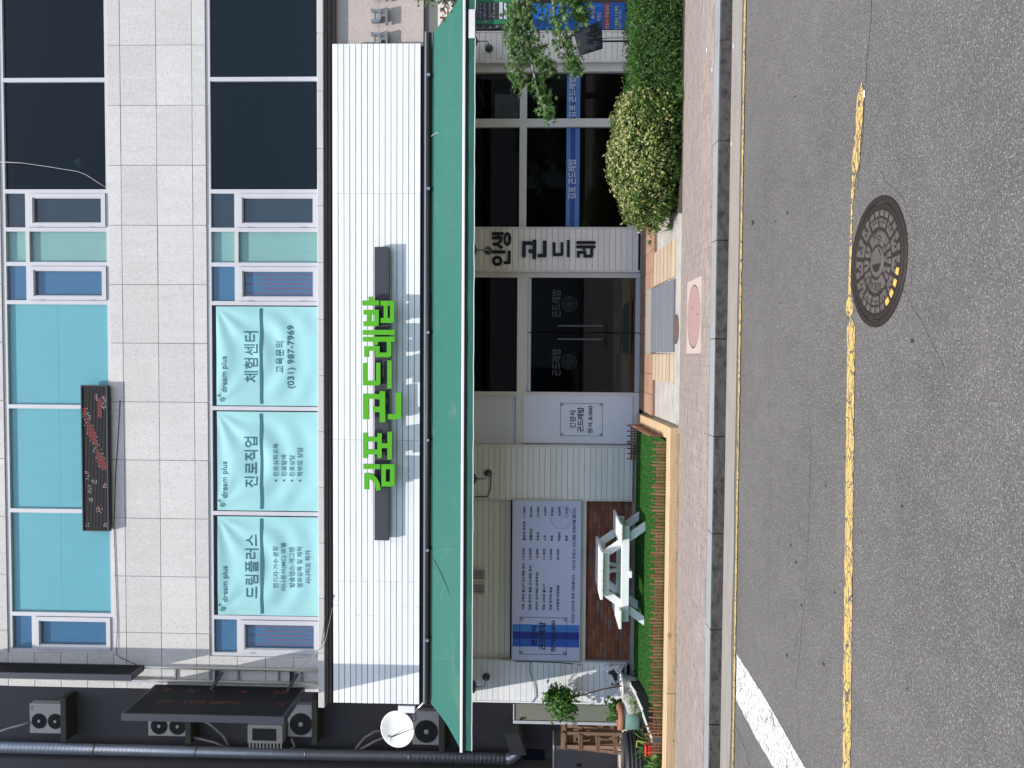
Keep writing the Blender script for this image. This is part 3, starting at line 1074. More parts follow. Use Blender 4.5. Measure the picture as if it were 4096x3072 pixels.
# granite panels of the band between the two window rows
VJ = [-1500, -1260, -1020, -780, -540, -300, -62, 180, 421, 661, 901, 1138, 1373, 1608, 1841, 2074, 2306, 2532]
xj = [XV(v, 640) for v in VJ] + [XL]
zj = [Z_UP, 8.977, 8.361, 7.750, Z_LOWT]
G = 0.0035
for a in range(len(xj) - 1):
    for b in range(4):
        jit = random.uniform(-0.002, 0.002)
        piece('granite_panel', 'granite', BLD, xj[a + 1] + G, xj[a] - G, YF + jit, YF + 0.03, zj[b + 1] + G, zj[b] - G, 0.003)
for a in range(len(xj) - 1):
    piece('granite_panel', 'granite', BLD, xj[a + 1] + G, xj[a] - G, YF, YF + 0.03, Z_UPT + G, Z_UPT + 0.6, 0.003)
for z0, z1 in ((Z_LOW, Z_LOWT), (Z_UP, Z_UPT)):
    n = 4
    for k in range(n):
        za, zb = z0 + (z1 - z0) * k / n, z0 + (z1 - z0) * (k + 1) / n
        piece('granite_panel', 'granite', BLD, XL, XV(2628) - G, YF, YF + 0.03, za + G, zb - G, 0.003)
# stone sill course and brown soffit below the lower windows
XLED = at(1290, 2832, 13.25)[0]
for k in range(21):
    x0 = XLED + k * 0.94
    piece('sill_stone', 'granite', BLD, x0 + 0.002, x0 + 0.938, 13.25 + random.uniform(-.002, .002), YF + 0.03, 5.47, 5.575, 0.008)
sof = MB()
for k, (y0, z0, z1) in enumerate(((13.30, 5.42, 5.468), (13.33, 5.37, 5.418), (13.37, 5.30, 5.368))):
    sof.box(XLED + 0.06, XR, y0, YF + 0.02, z0, z1)
sof.build('soffit', 'soffit_brown', BLD)
# beige granite of the neighbouring shop front, right of the white boards
xb = at(1500, 172, YF)[0]
for x0, x1 in ((4.6, 6.8), (6.8, 8.9), (8.9, 11.1), (11.1, 13.9)):
    piece('granite_panel', 'granite_beige', BLD, x0 + 0.002, x1 - 0.002, YF - 0.02, YF + 0.02, at(1518, 80, YF)[1] + 0.002, 5.30, 0.003)
    piece('granite_panel', 'granite_beige', BLD, x0 + 0.002, x1 - 0.002, YF - 0.02, YF + 0.02, at(1695, 80, YF)[1], at(1518, 80, YF)[1] - 0.002, 0.003)

# ------------------------------------------------------------------ upper windows
COLS = [(-1300, -860, 'big', 'glass'), (-845, -205, 'big', 'glass'), (-190, 306, 'big', 'glass'), (322, 757, 'big', 'glass'), (772, 911, 'split', 'navy_film'), (926, 1050, 'fixed', 'teal_film'), (1066, 1205, 'split', 'blue_film_reflection'),
        (1221, 1626, 'big', 'cyan_film'), (1643, 2047, 'big', 'cyan_film'), (2064, 2467, 'big', 'cyan_film'), (2480, 2614, 'split', 'blue_film_reflection')]
FD0, FD1 = YF + 0.02, YF + 0.10


def frame_loop(mb, x0, x1, z0, z1, w, y0, y1):
    mb.box(x0, x1, y0, y1, z1 - w, z1)
    mb.box(x0, x1, y0, y1, z0, z0 + w)
    mb.box(x0, x0 + w, y0, y1, z0 + w, z1 - w)
    mb.box(x1 - w, x1, y0, y1, z0 + w, z1 - w)


for row, (z0, z1) in enumerate(((Z_LOW, Z_LOWT), (Z_UP, Z_UPT))):
    for ci, (va, vb, typ, fill) in enumerate(COLS):
        x1 = (XV(va) + XV(COLS[ci - 1][1])) / 2 if ci else XV(va)
        x0 = (XV(vb) + XV(COLS[ci + 1][0])) / 2 if ci < len(COLS) - 1 else XV(2628)
        w = part('window', BLD)
        fr = MB()
        m = 0.034 if ci < len(COLS) - 1 else 0.055
        ix0, ix1 = x0 + (0.034 if ci < len(COLS) - 1 else 0.058), x1 - 0.034
        fr.box(x0, ix0, FD0, FD1, z0, z1)
        fr.box(ix1, x1, FD0, FD1, z0, z1)
        fr.box(ix0, ix1, FD0, FD1, z0, z0 + 0.05)
        fr.box(ix0, ix1, FD0, FD1, z1 - 0.07, z1)
        iz0, iz1 = z0 + 0.05, z1 - 0.07
        glass = 'upper_glass' if fill == 'glass' else 'clear_glass'
        yg = YF + 0.062
        if typ == 'big':
            fr.build('frame', 'window_frame', w)
            MB().box(ix0, ix1, yg, yg + 0.008, iz0, iz1).build('pane', glass, w)
            if fill != 'glass' and not (row == 0 and fill == 'cyan_film'):
                f = MB()
                xm = ix0 + (ix1 - ix0) * 0.5
                zs = iz0 + (iz1 - iz0) * 0.51
                f.box(ix0, ix1, yg + 0.012, yg + 0.014, iz0, zs - 0.002)
                f.box(ix0, ix1, yg + 0.0125, yg + 0.0145, zs + 0.001, iz1)
                f.build('film', fill, w)
        else:
            zt = iz0 + (iz1 - iz0) * (0.745 if row == 0 else 0.765)
            fr.box(ix0, ix1, FD0, FD1, zt, zt + 0.065)
            fr.build('frame', 'window_frame', w)
            MB().box(ix0, ix1, yg, yg + 0.008, zt + 0.065, iz1).build('pane', glass, w)
            if fill == 'teal_film':
                f = MB()
                f.box(ix0, ix1, yg + 0.03, yg + 0.034, iz0, iz1 - (0.0 if row else 0.0))
                f.build('blind', fill, w)
                MB().box(ix0, ix1, yg, yg + 0.008, iz0, zt).build('pane', glass, w)
            else:
                f = MB()
                f.box(ix0, ix1, yg + 0.012, yg + 0.014, zt + 0.065, iz1)
                f.box(ix0, ix1, yg + 0.012, yg + 0.014, iz0, zt)
                f.build('film', fill, w)
                if row == 0 and fill == 'blue_film_reflection':
                    cu_ = MB()
                    for q in range(5):
                        xq = ix0 + 0.10 + (ix1 - ix0 - 0.2) * (q + 0.3) / 5
                        cu_.box(xq, xq + 0.035, yg + 0.0095, yg + 0.0115, iz0 + 0.09, zt - 0.12 - 0.25 * (q % 2))
                    cu_.build('curtain_stripe', 'curtain_red', w, kind='stuff')
            if typ == 'split':
                sa = MB()
                frame_loop(sa, ix0 + 0.006, ix1 - 0.006, iz0 + 0.006, zt - 0.006, 0.066, FD0 - 0.022, FD1 - 0.03)
                frame_loop(sa, ix0 + 0.072, ix1 - 0.072, iz0 + 0.072, zt - 0.072, 0.014, FD0 - 0.006, FD1 - 0.04)
                sa.build('sash', 'window_frame', w)
                MB().box(ix0 + 0.086, ix1 - 0.086, yg - 0.012, yg - 0.004, iz0 + 0.086, zt - 0.086).build('pane', glass, w)
                h = MB()
                for zz in (iz0 + 0.2, zt - 0.25):
                    h.box(ix0 + 0.004, ix0 + 0.014, FD0 - 0.032, FD0 - 0.0225, zz, zz + 0.09)
                h.build('hinge', 'galvanised', w)

# two ceiling lights seen through the top windows
for u, v in ((322, 651), (337, 845)):
    x, z = at(u, v, 14.6)
    lt = thing('ceiling_light', 'small round ceiling light glimpsed through the top floor glass', 'ceiling light', (x, 14.6, 11.3), 'top floor ceiling lights')
    MB().tube([(x, 14.6, 11.3), (x, 14.6, z + 0.1)], 0.008, 6).build('cord', 'cable_black', lt)
    MB().lathe([(0.01, 0.12), (0.05, 0.1), (0.09, 0.03), (0.085, 0.0), (0.0001, 0.0)], (x, 14.6, z), n=16).build('lamp_shade', 'dish_white', lt, smooth=True)

# ------------------------------------------------------------------ restaurant front (ground floor)
YG = 13.46
PLK = 0.0945


def cladding(label, v0, v1, z0, z1, Y, mat='cream_board', uref=2250, edge=True, zbase=None):
    """boards laid level between the posts v0 (left) and v1 (right)"""
    xa, xbb = at(uref, v0, Y)[0], at(uref, v1, Y)[0]
    c = part('board_cladding', BLD, ((xa + xbb) / 2, Y, z0))
    if label:
        c['label'] = label
    bk = MB()
    bk.box(xa + 0.002, xbb - 0.002, Y + 0.014, Y + 0.10, z0 + 0.002, z1 - 0.002)
    bk.build('backing', 'dark_gap', c)
    z = z1
    e = 0.03 if edge else 0.0
    while z > z0 + 0.03:
        zb = max(z - PLK, z0)
        piece('plank', mat, c, xa + e, xbb - e, Y + random.uniform(-.0025, .0015), Y + 0.02, zb + 0.004, z - 0.001, 0.003)
        z -= PLK
    if edge:
        for x in (xa, xbb - 0.028):
            piece('corner_trim', 'white_trim' if mat == 'cream_board' else 'white_board', c, x, x + 0.028, Y - 0.006, Y + 0.09, z0, z1, 0.003)
    return xa, xbb


ZT = 3.56
cladding('shaded cream boards beside the tenant directory', 250, 122, 0.22, ZT, 13.36)
cladding('cream boards carrying black wall letters', 1087, 908, 0.225, ZT, 13.33)
cladding('plain cream boards right of the menu board', 2003, 1782, 0.30, ZT, 13.33)
cladding('cream boards above the menu board', 2640, 2004, at(2046, 2300, 13.42)[1], ZT, 13.42, edge=False)
cladding('sunlit white boards at the corner of the building', 2815, 2646, 0.36, ZT, 13.32, 'white_board')
# concrete foot under the boards
ft = MB()
ft.box(at(2570, 1087, 13.36)[0], at(2570, 100, 13.36)[0], 13.36, 13.6, 0.0, 0.218)
ft.build('footing', 'base_concrete', BLD)
ft = MB()
ft.box(-5.86, at(2500, 1782, 13.36)[0], 13.37, 13.6, 0.0, 0.298)
ft.build('footing', 'base_concrete', BLD)

# frames of the shop glazing
zdt, zdb = at(2069, 1300, YG)[1], at(2110, 1300, YG)[1]
zst, zsb = at(2078, 600, YG)[1], at(2107, 600, YG)[1]
XW = lambda v, u=2200: at(u, v, YG)[0]


def glazing(v0, v1, z0, z1, mat='shop_glass'):
    w = part('shop_window', BLD)
    MB().box(XW(v0), XW(v1), YG + 0.04, YG + 0.05, z0, z1).build('pane', mat, w)
    return w


sf = MB()
sf.box(XW(290), XW(250) , YG - 0.04, YG + 0.10, 0.22, ZT)          # right jamb
sf.box(XW(508), XW(475), YG - 0.01, YG + 0.10, 0.22, zsb)          # mullion
sf.box(XW(508), XW(475), YG - 0.01, YG + 0.10, zst, ZT)
sf.box(XW(908), XW(290), YG - 0.012, YG + 0.10, zsb, zst)
sf.box(XW(908), XW(508), YG - 0.01, YG + 0.10, 0.22, 0.42)
sf.box(XW(475), XW(290), YG - 0.01, YG + 0.10, 0.22, 0.42)
sf.box(XW(1110), XW(1087), YG - 0.02, YG + 0.10, 0.2, ZT)          # door jambs
sf.box(XW(1582), XW(1568), YG - 0.02, YG + 0.10, 0.2, ZT)
sf.box(XW(1568), XW(1110), YG - 0.021, YG + 0.10, zdb, zdt)        # door header
sf.box(XW(1782), XW(1582), YG - 0.021, YG + 0.10, zdb + 0.06, zdt + 0.01)
sf.box(XW(1782), XW(1775), YG - 0.02, YG + 0.10, 0.2, zdb + 0.06)
sf.box(XW(1782), XW(1775), YG - 0.02, YG + 0.10, zdt + 0.01, ZT)
sf.box(XW(1775), XW(1582), YG - 0.02, YG + 0.10, 0.2, 0.305)
sf.build('shopfront_frame', 'white_trim', BLD)
glazing(475, 290, 0.42, zsb)
glazing(908, 508, 0.42, zsb)
glazing(475, 290, zst, ZT)
glazing(908, 508, zst, ZT)
glazing(1568, 1110, zdt, ZT)
pp = MB()
pp.box(XW(1775), XW(1582), YG + 0.03, YG + 0.05, zdt + 0.01, ZT)
pp.build('transom_panel', 'panel_white', BLD)
# restaurant room
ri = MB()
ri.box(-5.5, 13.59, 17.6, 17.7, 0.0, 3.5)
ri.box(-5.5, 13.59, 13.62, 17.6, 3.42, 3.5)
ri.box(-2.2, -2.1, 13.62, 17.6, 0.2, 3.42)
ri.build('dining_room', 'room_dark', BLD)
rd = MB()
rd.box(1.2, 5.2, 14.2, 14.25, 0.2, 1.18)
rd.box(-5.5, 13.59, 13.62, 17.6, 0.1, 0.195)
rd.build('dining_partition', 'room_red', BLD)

# blue bands stuck on the two big panes
def zat(u, v, Y):
    return at(u, v, Y)[1]
for va, vb in ((475, 290), (908, 508)):
    st = thing('window_band', 'blue band lettered in white across the %s restaurant pane' % ('narrow' if va == 475 else 'wide'), 'window sticker', (XW((va + vb) / 2), YG + 0.03, 1.2))
    Yb = YG + 0.030
    za, zb = zat(2265, 700, Yb), zat(2318, 700, Yb)
    zm0, zm1 = zat(2281, 700, Yb), zat(2300, 700, Yb)
    x0, x1 = XW(va) + 0.004, XW(vb) - 0.004
    for q0, q1, mt in ((zm0, za, 'band_blue'), (zm1, zm0, 'band_dark'), (zb, zm1, 'band_blue')):
        MB().box(x0, x1, Yb, Yb + 0.003, q0, q1).build('band_stripe', mt, st)
    if va == 475:
        text('김포 곤드레밥', 2275, 2304, 470, 306, Yb - 0.002, 'text_pale', st, 0.02)
    else:
        text('김포 곤드레밥', 2272, 2304, 796, 636, Yb - 0.002, 'text_pale', st, 0.02)

# the double glass door
dr = part('door', BLD, (XW(1330), YG, 0.2))
zb0 = at(2560, 1330, YG)[1]
zb1 = at(2541, 1330, YG)[1]
for va, vb, hv in ((1568, 1332, 1357), (1330, 1110, 1304)):
    leaf = MB()
    x0, x1 = XW(va, 2350) + 0.004, XW(vb, 2350) - 0.004
    leaf.box(x0, x1, YG + 0.02, YG + 0.032, zb1, zdb - 0.06)
    leaf.build('door_pane', 'shop_glass', dr)
    rl = MB()
    rl.box(x0, x1, YG + 0.005, YG + 0.047, zb0, zb1)
    rl.box(x0, x1, YG + 0.005, YG + 0.047, zdb - 0.06, zdb - 0.004)
    rl.build('door_rail', 'alu_edge', dr)
    hx = XW(hv, 2320)
    hz0, hz1 = at(2408, hv, YG)[1], at(2231, hv, YG)[1]
    hb = MB()
    hb.tube([(hx, YG - 0.05, hz0), (hx, YG - 0.05, hz1)], 0.013, 10)
    for zz in (hz0 + 0.15, hz1 - 0.15):
        hb.tube([(hx, YG - 0.05, zz), (hx, YG + 0.02, zz)], 0.008, 8)
    hb.build('handle', 'handle_steel', dr)
Yd = YG + 0.016
for cu, cv, tv0, tv1 in ((2278, 1215, 1270, 1158), (2277, 1449, 1504, 1395)):
    e = MB()
    cx, cz = at(cu, cv, Yd)
    R = 0.125
    for r0, r1 in ((R - 0.006, R),):
        n = 40
        o_ = [(cx + r1 * math.cos(k * 2 * math.pi / n), cz + r1 * math.sin(k * 2 * math.pi / n)) for k in range(n)]
        h_ = [(cx + r0 * math.cos(k * 2 * math.pi / n), cz + r0 * math.sin(k * 2 * math.pi / n)) for k in range(n)]
        e.prism([o_, h_], Yd, Yd + 0.002)
    e.box(cx - R, cx + R, Yd, Yd + 0.002, cz - 0.003, cz + 0.003)
    for k in (-1, 1):
        e.box(cx - 0.003, cx + 0.003, Yd, Yd + 0.002, cz + (0.004 if k > 0 else -R), cz + (R if k > 0 else -0.004))
        for j, hgt in ((0.03, 0.085), (0.06, 0.06), (0.09, 0.035)):
            for s in (-1, 1):
                e.box(cx + s * j - 0.0025, cx + s * j + 0.0025, Yd, Yd + 0.002, cz + (0.015 if k > 0 else -hgt), cz + (hgt if k > 0 else -0.015))
    e.build('emblem', 'text_ghost', dr)
    text('곤드레밥', 2207, 2243, tv0, tv1, Yd, 'text_ghost', dr, 0.01)
text('임대문의', 2103, 2109, 1568, 1545, YG - 0.03, 'stripe_light', dr, 0.01)

# menu board recess: sill and brick parapet under it
bz0 = 0.29
bz1 = at(2344, 2300, 13.42)[1]
xbl, xbr = at(2430, 2637, 13.45)[0], at(2430, 2006, 13.45)[0]
bw = part('brick_parapet', BLD, ((xbl + xbr) / 2, 13.46, bz0))
MB().box(xbl, xbr, 13.462, 13.60, bz0, bz1).build('mortar_bed', 'mortar', bw)
ch_ = 0.066
r = 0
z = bz0
while z < bz1 - 0.02:
    zt = min(z + 0.057, bz1)
    x = xbl - (0.1 if r % 2 else 0.0)
    while x < xbr:
        a, b = max(x, xbl), min(x + 0.192, xbr)
        if b - a > 0.03:
            piece('brick', 'brick', bw, a, b, 13.45 + random.uniform(-.003, .003), 13.5, z, zt, 0.004)
        x += 0.203
    z += ch_
    r += 1
piece('window_sill', 'white_trim', BLD, xbl - 0.02, xbr + 0.02, 13.36, 13.55, bz1 + 0.002, bz1 + 0.10, 0.006)
fw = MB()
fw.box(xbl - 0.06, xbl - 0.002, 13.38, 13.56, 0.29, 2.5)
fw.build('recess_jamb', 'base_concrete', BLD)
MB().box(xbl, xbr, 13.47, 13.6, bz1 + 0.1, at(2046, 2300, 13.42)[1]).build('recess_back', 'white_trim', BLD)
# vent louvres in the boards above the menu board
vt = part('wall_vent', BLD, (at(1915, 2320, 13.40)[0], 13.40, 2.9))
for v0, v1 in ((2378, 2330), (2322, 2272)):
    x0, x1 = at(1915, v0, 13.4)[0], at(1915, v1, 13.4)[0]
    z0, z1 = at(1942, 2320, 13.4)[1], at(1880, 2320, 13.4)[1]
    m_ = MB()
    frame_loop(m_, x0, x1, z0, z1, 0.022, 13.38, 13.42)
    m_.build('vent_frame', 'white_trim', vt)
    n = 6
    for k in range(n):
        xx = x0 + 0.025 + (x1 - x0 - 0.05) * (k + 0.5) / n
        piece('louver', 'white_trim', vt, xx - 0.005, xx + 0.005, 13.385, 13.41, z0 + 0.024, z1 - 0.024, 0.002)
    MB().box(x0 + 0.022, x1 - 0.022, 13.412, 13.4185, z0 + 0.022, z1 - 0.022).build('vent_back', 'dark_gap', vt)

# dark entrance of the neighbouring shop, beyond the boards
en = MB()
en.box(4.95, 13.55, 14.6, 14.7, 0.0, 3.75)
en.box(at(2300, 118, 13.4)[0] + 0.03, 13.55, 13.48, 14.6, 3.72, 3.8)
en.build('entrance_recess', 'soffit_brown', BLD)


# ================================================================== SIGNS AND AWNING
# white plank fascia
YB = 13.20
fa = thing('fascia_sign', 'long white plank fascia above the green awning', 'fascia', ((-5.9 + 5.06) / 2, YB, 3.84))
fz1, fz0 = 5.305, 3.843
fx0, fx1 = at(1500, 2814, YB)[0], at(1500, 174, YB)[0]
bk = MB()
bk.box(fx0 + 0.01, fx1 - 0.01, YB + 0.018, YF - 0.022, fz0 + 0.01, fz1 - 0.01)
bk.build('backing', 'dark_gap', fa)
brk = [fx0, at(1500, 2326, YB)[0], at(1500, 1760, YB)[0], at(1500, 774, YB)[0], fx1]
nrow = 15
for r in range(nrow):
    za = fz0 + (fz1 - fz0) * r / nrow
    zb = fz0 + (fz1 - fz0) * (r + 1) / nrow
    cuts = list(brk)
    if r in (0, 2, 14):
        cuts[1] = at(1500, 2425, YB)[0]
    if r in (8, 10):
        cuts[1] = at(1500, 2462, YB)[0]
    for a, b in zip(cuts, cuts[1:]):
        piece('plank', 'white_board', fa, a + 0.0015, b - 0.0015, YB + random.uniform(-.002, .002), YB + 0.022, za + 0.0085, zb - 0.001, 0.003)

# dark bar with green letters standing off it
ms = thing('restaurant_sign', 'bright green block letters on a charcoal bar across the white fascia', 'sign', (-0.67, 12.95, 4.31))
bx0, bx1 = at(1528, 2162, 13.075)[0], at(1528, 987, 13.075)[0]
bz0_, bz1_ = at(1556, 1536, 13.075)[1], at(1497, 1536, 13.075)[1]
piece('sign_bar', 'sign_bar', ms, bx0, bx1, 13.075, 13.15, bz0_, bz1_, 0.006)
bk = MB()
for v in (1120, 1400, 1700, 2000):
    x = at(1528, v, 13.1)[0]
    bk.box(x - 0.03, x + 0.03, 13.151, YB - 0.004, bz0_ + 0.05, bz0_ + 0.12)
bk.build('bracket', 'dark_metal', ms)
YL = 12.965
A = lambda x, y: at(1430 + x * 0.24096, 1160 + y * 0.24096, YL)
B = lambda x, y: at(1430 + x * 0.27125, 1540 + y * 0.27125, YL)


def box4(x0, y0, x1, y1):
    return [(x0, y0), (x1, y0), (x1, y1), (x0, y1)]


SIGN = [
    (A, [[[(182, 108), (255, 108), (258, 172), (358, 172), (358, 255), (80, 255), (78, 172), (182, 172)]],
         [[(97, 327), (354, 327), (354, 565), (346, 588), (322, 600), (98, 598), (98, 518), (152, 516), (152, 408), (97, 408)], box4(222, 408, 278, 516)],
         [[(380, 178), (610, 178), (610, 515), (602, 538), (580, 547), (384, 547), (384, 465), (435, 463), (435, 258), (380, 258)], box4(500, 260, 540, 463)]]),
    (A, [[box4(87, 662, 620, 745)],
         [[(87, 775), (620, 775), (620, 858), (552, 858), (560, 900), (560, 1080), (552, 1103), (530, 1115), (297, 1115), (295, 1010), (183, 1010), (183, 1112), (110, 1112), (110, 930), (368, 930),
           (368, 1038), (487, 1038), (487, 880), (480, 863), (465, 857), (340, 857), (340, 910), (270, 910), (262, 857), (87, 857)]]]),
    (A, [[[(87, 1208), (160, 1208), (160, 1503), (307, 1503), (307, 1208), (380, 1208), (380, 1545), (370, 1573), (345, 1585), (87, 1585)]], [box4(493, 1168, 568, 1637)]]),
    (B, [[[(80, 127), (200, 127), (325, 135), (325, 90), (408, 90), (410, 548), (327, 548), (327, 400), (228, 398), (226, 318), (327, 318), (327, 215), (260, 206), (163, 205), (165, 507), (80, 507)]],
         [[(562, 113), (647, 113), (647, 465), (637, 493), (605, 507), (447, 507), (447, 430), (562, 428)]]]),
    (B, [[[(82, 706), (148, 706), (148, 765), (293, 765), (293, 710), (358, 710), (358, 860), (440, 860), (440, 688), (508, 688), (508, 1100), (440, 1100), (440, 930), (358, 930), (358, 1078), (292, 1078),
           (292, 1025), (148, 1025), (148, 1078), (82, 1078)], box4(148, 835, 293, 950)]]),
    (B, [[box4(85, 1167, 335, 1240)],
         [[(98, 1303), (150, 1300), (195, 1306), (235, 1325), (275, 1360), (305, 1405), (330, 1465), (345, 1545), (275, 1562), (262, 1495), (245, 1450), (220, 1418), (193, 1396), (165, 1385), (165, 1540), (98, 1538)]],
         [[(352, 1168), (548, 1168), (548, 1460), (540, 1485), (515, 1497), (352, 1497)], box4(418, 1240, 482, 1425)]]),
]
for fn, glyph in SIGN:
    mb = MB()
    for loops in glyph:
        mb.prism([[fn(*p) for p in lp] for lp in loops], YL, YL + 0.06, side=1)
    # stand-off pins reaching back to the bar
    xs = [v[0] for v in mb.v]
    xm = (min(xs) + max(xs)) / 2
    mb.build('letter', ['sign_green', 'sign_side'], ms)
    pn = MB()
    for s in (-0.12, 0.12):
        pn.tube([(xm + s, YL + 0.055, (bz0_ + bz1_) / 2), (xm + s, 13.08, (bz0_ + bz1_) / 2)], 0.008, 6)
    pn.build('stand_off', 'dark_metal', ms)

# black wall letters on the boarded pillar
wl_ = thing('wall_lettering', 'tall black cut-out letters on the cream boards beside the door', 'lettering', (at(2170, 1000, 13.3)[0], 13.32, 1.2))
YP = 13.305
Cc = lambda x, y: at(1940 + x * 0.20796, 900 + y * 0.20796, YP)


def oval(cx, cy, rx, ry, n=28):
    return [(cx + rx * math.cos(k * 2 * math.pi / n), cy + ry * math.sin(k * 2 * math.pi / n)) for k in range(n)]


PIL = [
    [[oval(238, 690, 98, 98), oval(238, 690, 50, 40)], [box4(133, 487, 395, 548)], [[(440, 490), (495, 490), (495, 725), (487, 744), (470, 752), (360, 752), (360, 695), (440, 695)]]],
    [[[(150, 338), (235, 338), (312, 278), (338, 310), (272, 368), (350, 418), (310, 460), (225, 398), (150, 394)]],
     [[(137, 135), (360, 135), (360, 192), (282, 192), (282, 218), (337, 218), (337, 277), (137, 277), (137, 218), (248, 218), (248, 192), (137, 192)]],
     [oval(432, 268, 75, 133), oval(424, 268, 27, 78)]],
    [[[(715, 310), (830, 310), (915, 318), (920, 282), (990, 282), (985, 655), (912, 655), (912, 535), (833, 535), (833, 465), (915, 465), (915, 385), (783, 380), (783, 620), (712, 620)]],
     [[(1112, 300), (1182, 300), (1182, 590), (1174, 610), (1150, 620), (1013, 620), (1013, 553), (1112, 553)]]],
    [[[(1302, 332), (1357, 332), (1355, 540), (1452, 540), (1452, 330), (1505, 330), (1505, 575), (1480, 597), (1302, 597)]], [box4(1577, 288, 1630, 618)]],
    [[box4(1757, 308, 2125, 365)],
     [[(1753, 390), (2122, 390), (2122, 445), (2080, 445), (2080, 600), (2050, 625), (1895, 625), (1895, 552), (1820, 552), (1820, 627), (1767, 627), (1767, 497), (1945, 497), (1945, 570), (2025, 570),
       (2025, 447), (1930, 447), (1930, 483), (1878, 483), (1878, 447), (1753, 447)]]],
]
for glyph in PIL:
    mb = MB()
    for loops in glyph:
        mb.prism([[Cc(*p) for p in lp] for lp in loops], YP, YP + 0.02)
    mb.build('letter', 'black_letter', wl_)

# steel letters on the beige granite next door
sl = thing('steel_lettering', 'grey steel letters standing off the beige granite wall', 'lettering', (5.35, 13.3, 4.4))
YS = 13.33
for oy in (0, 597, -597):
    E_ = lambda x, y: at(1430 + x * 0.15823, (y + oy) * 0.15823, YS)
    mb = MB()
    bow = [(320, 218), (430, 215), (530, 235), (600, 290), (585, 315), (610, 370), (605, 440), (575, 520), (520, 553), (430, 560), (350, 560), (332, 490), (400, 490), (430, 478), (455, 470), (545, 460), (565, 420), (565, 380), (540, 325), (495, 290), (440, 285), (400, 290), (345, 292)]
    mb.prism([[E_(*p) for p in bow]], YS, YS + 0.06)
    mb.prism([[E_(*p) for p in [(402, 293), (439, 288), (462, 462), (420, 474)]]], YS + 0.001, YS + 0.06)
    mb.prism([[E_(*p) for p in [(700, 170), (758, 180), (758, 590), (705, 600), (705, 410), (630, 415), (612, 352), (700, 348)]]], YS, YS + 0.06)
    mb.build('letter', 'steel_letter', sl)

# ------------------------------------------------------------------ message board on the facade
def led_dots(mb, X, Z, Y, cells, s):
    for (i, j) in cells:
        x, z = X + i * s, Z - j * s
        mb.add([(x, Y, z), (x + s * 0.55, Y, z), (x + s * 0.55, Y, z - s * 0.55), (x, Y, z - s * 0.55)], [(0, 1, 2, 3)])


YM = 13.345
x0, z1 = at(327, 2124, YM)
x1, z0 = at(433, 1541, YM)
z1, z0 = at(327, 1830, YM)[1], at(433, 1830, YM)[1]
lb = thing('message_board', 'wide black message board with red and white lights on the granite band', 'led sign', ((x0 + x1) / 2, YM, z0))
cs = MB()
frame_loop(cs, x0, x1, z0, z1, 0.02, YM - 0.012, YM + 0.08)
cs.box(x0 + 0.02, x1 - 0.02, YM + 0.02, YM + 0.08, z0 + 0.02, z1 - 0.02)
cs.build('case', 'led_case', lb)
nl = 17
for k in range(nl):
    za = z0 + 0.022 + (z1 - z0 - 0.044) * k / nl
    zb = za + (z1 - z0 - 0.044) / nl * 0.6
    piece('louver', 'led_face', lb, x0 + 0.022, x1 - 0.022, YM, YM + 0.018, za, zb, 0.001)
bb = MB()
bb.box(x0 + 0.3, x0 + 0.36, YM + 0.08, YF - 0.003, z0 + 0.1, z0 + 0.2)
bb.box(x1 - 0.36, x1 - 0.3, YM + 0.08, YF - 0.003, z0 + 0.1, z0 + 0.2)
bb.build('bracket', 'dark_metal', lb)
s = 0.024
dr_, dw = MB(), MB()
W = int((x1 - x0 - 0.06) / s)
rr = random.Random(4)
red, wht = [], []
for i in range(W):
    t = i / W
    # sweep of red lights from the lower left to the upper right
    c = 15 - 14.5 * (t - 0.42) / 0.42
    for j in range(17):
        if 0.42 < t < 0.86 and abs(j - c) < 2.0 + 1.2 * math.sin(t * 30):
            red.append((i, j))
        elif 0.42 < t < 0.86 and abs(j - c) < 3.4 and rr.random() < 0.22:
            wht.append((i, j))
for cx, cy, w_, h_ in ((2, 14, 3, 3), (2, 1, 3, 3), (12, 9, 5, 5), (20, 4, 3, 4), (26, 3, 6, 3), (30, 14, 4, 3), (33, 6, 3, 4), (36, 2, 5, 3), (40, 1, 2, 3), (86, 14, 10, 3), (92, 9, 5, 2)):
    for i in range(w_):
        for j in range(h_):
            if rr.random() < 0.72:
                (wht if rr.random() < 0.7 else red).append((cx + i, cy + j))
for i in range(80, 94):
    for j in (11, 12, 13):
        red.append((i, j))
lim = lambda cl: [c for c in set(cl) if 0 <= c[0] < W and 0 <= c[1] < 17]
led_dots(dr_, x0 + 0.03, z1 - 0.028, YM - 0.003, lim(red), s)
led_dots(dw, x0 + 0.03, z1 - 0.028, YM - 0.003, [c for c in lim(wht) if c not in set(red)], s)
dr_.build('red_lights', 'led_red', lb, fix=False, kind='stuff')
dw.build('white_lights', 'led_white', lb, fix=False, kind='stuff')

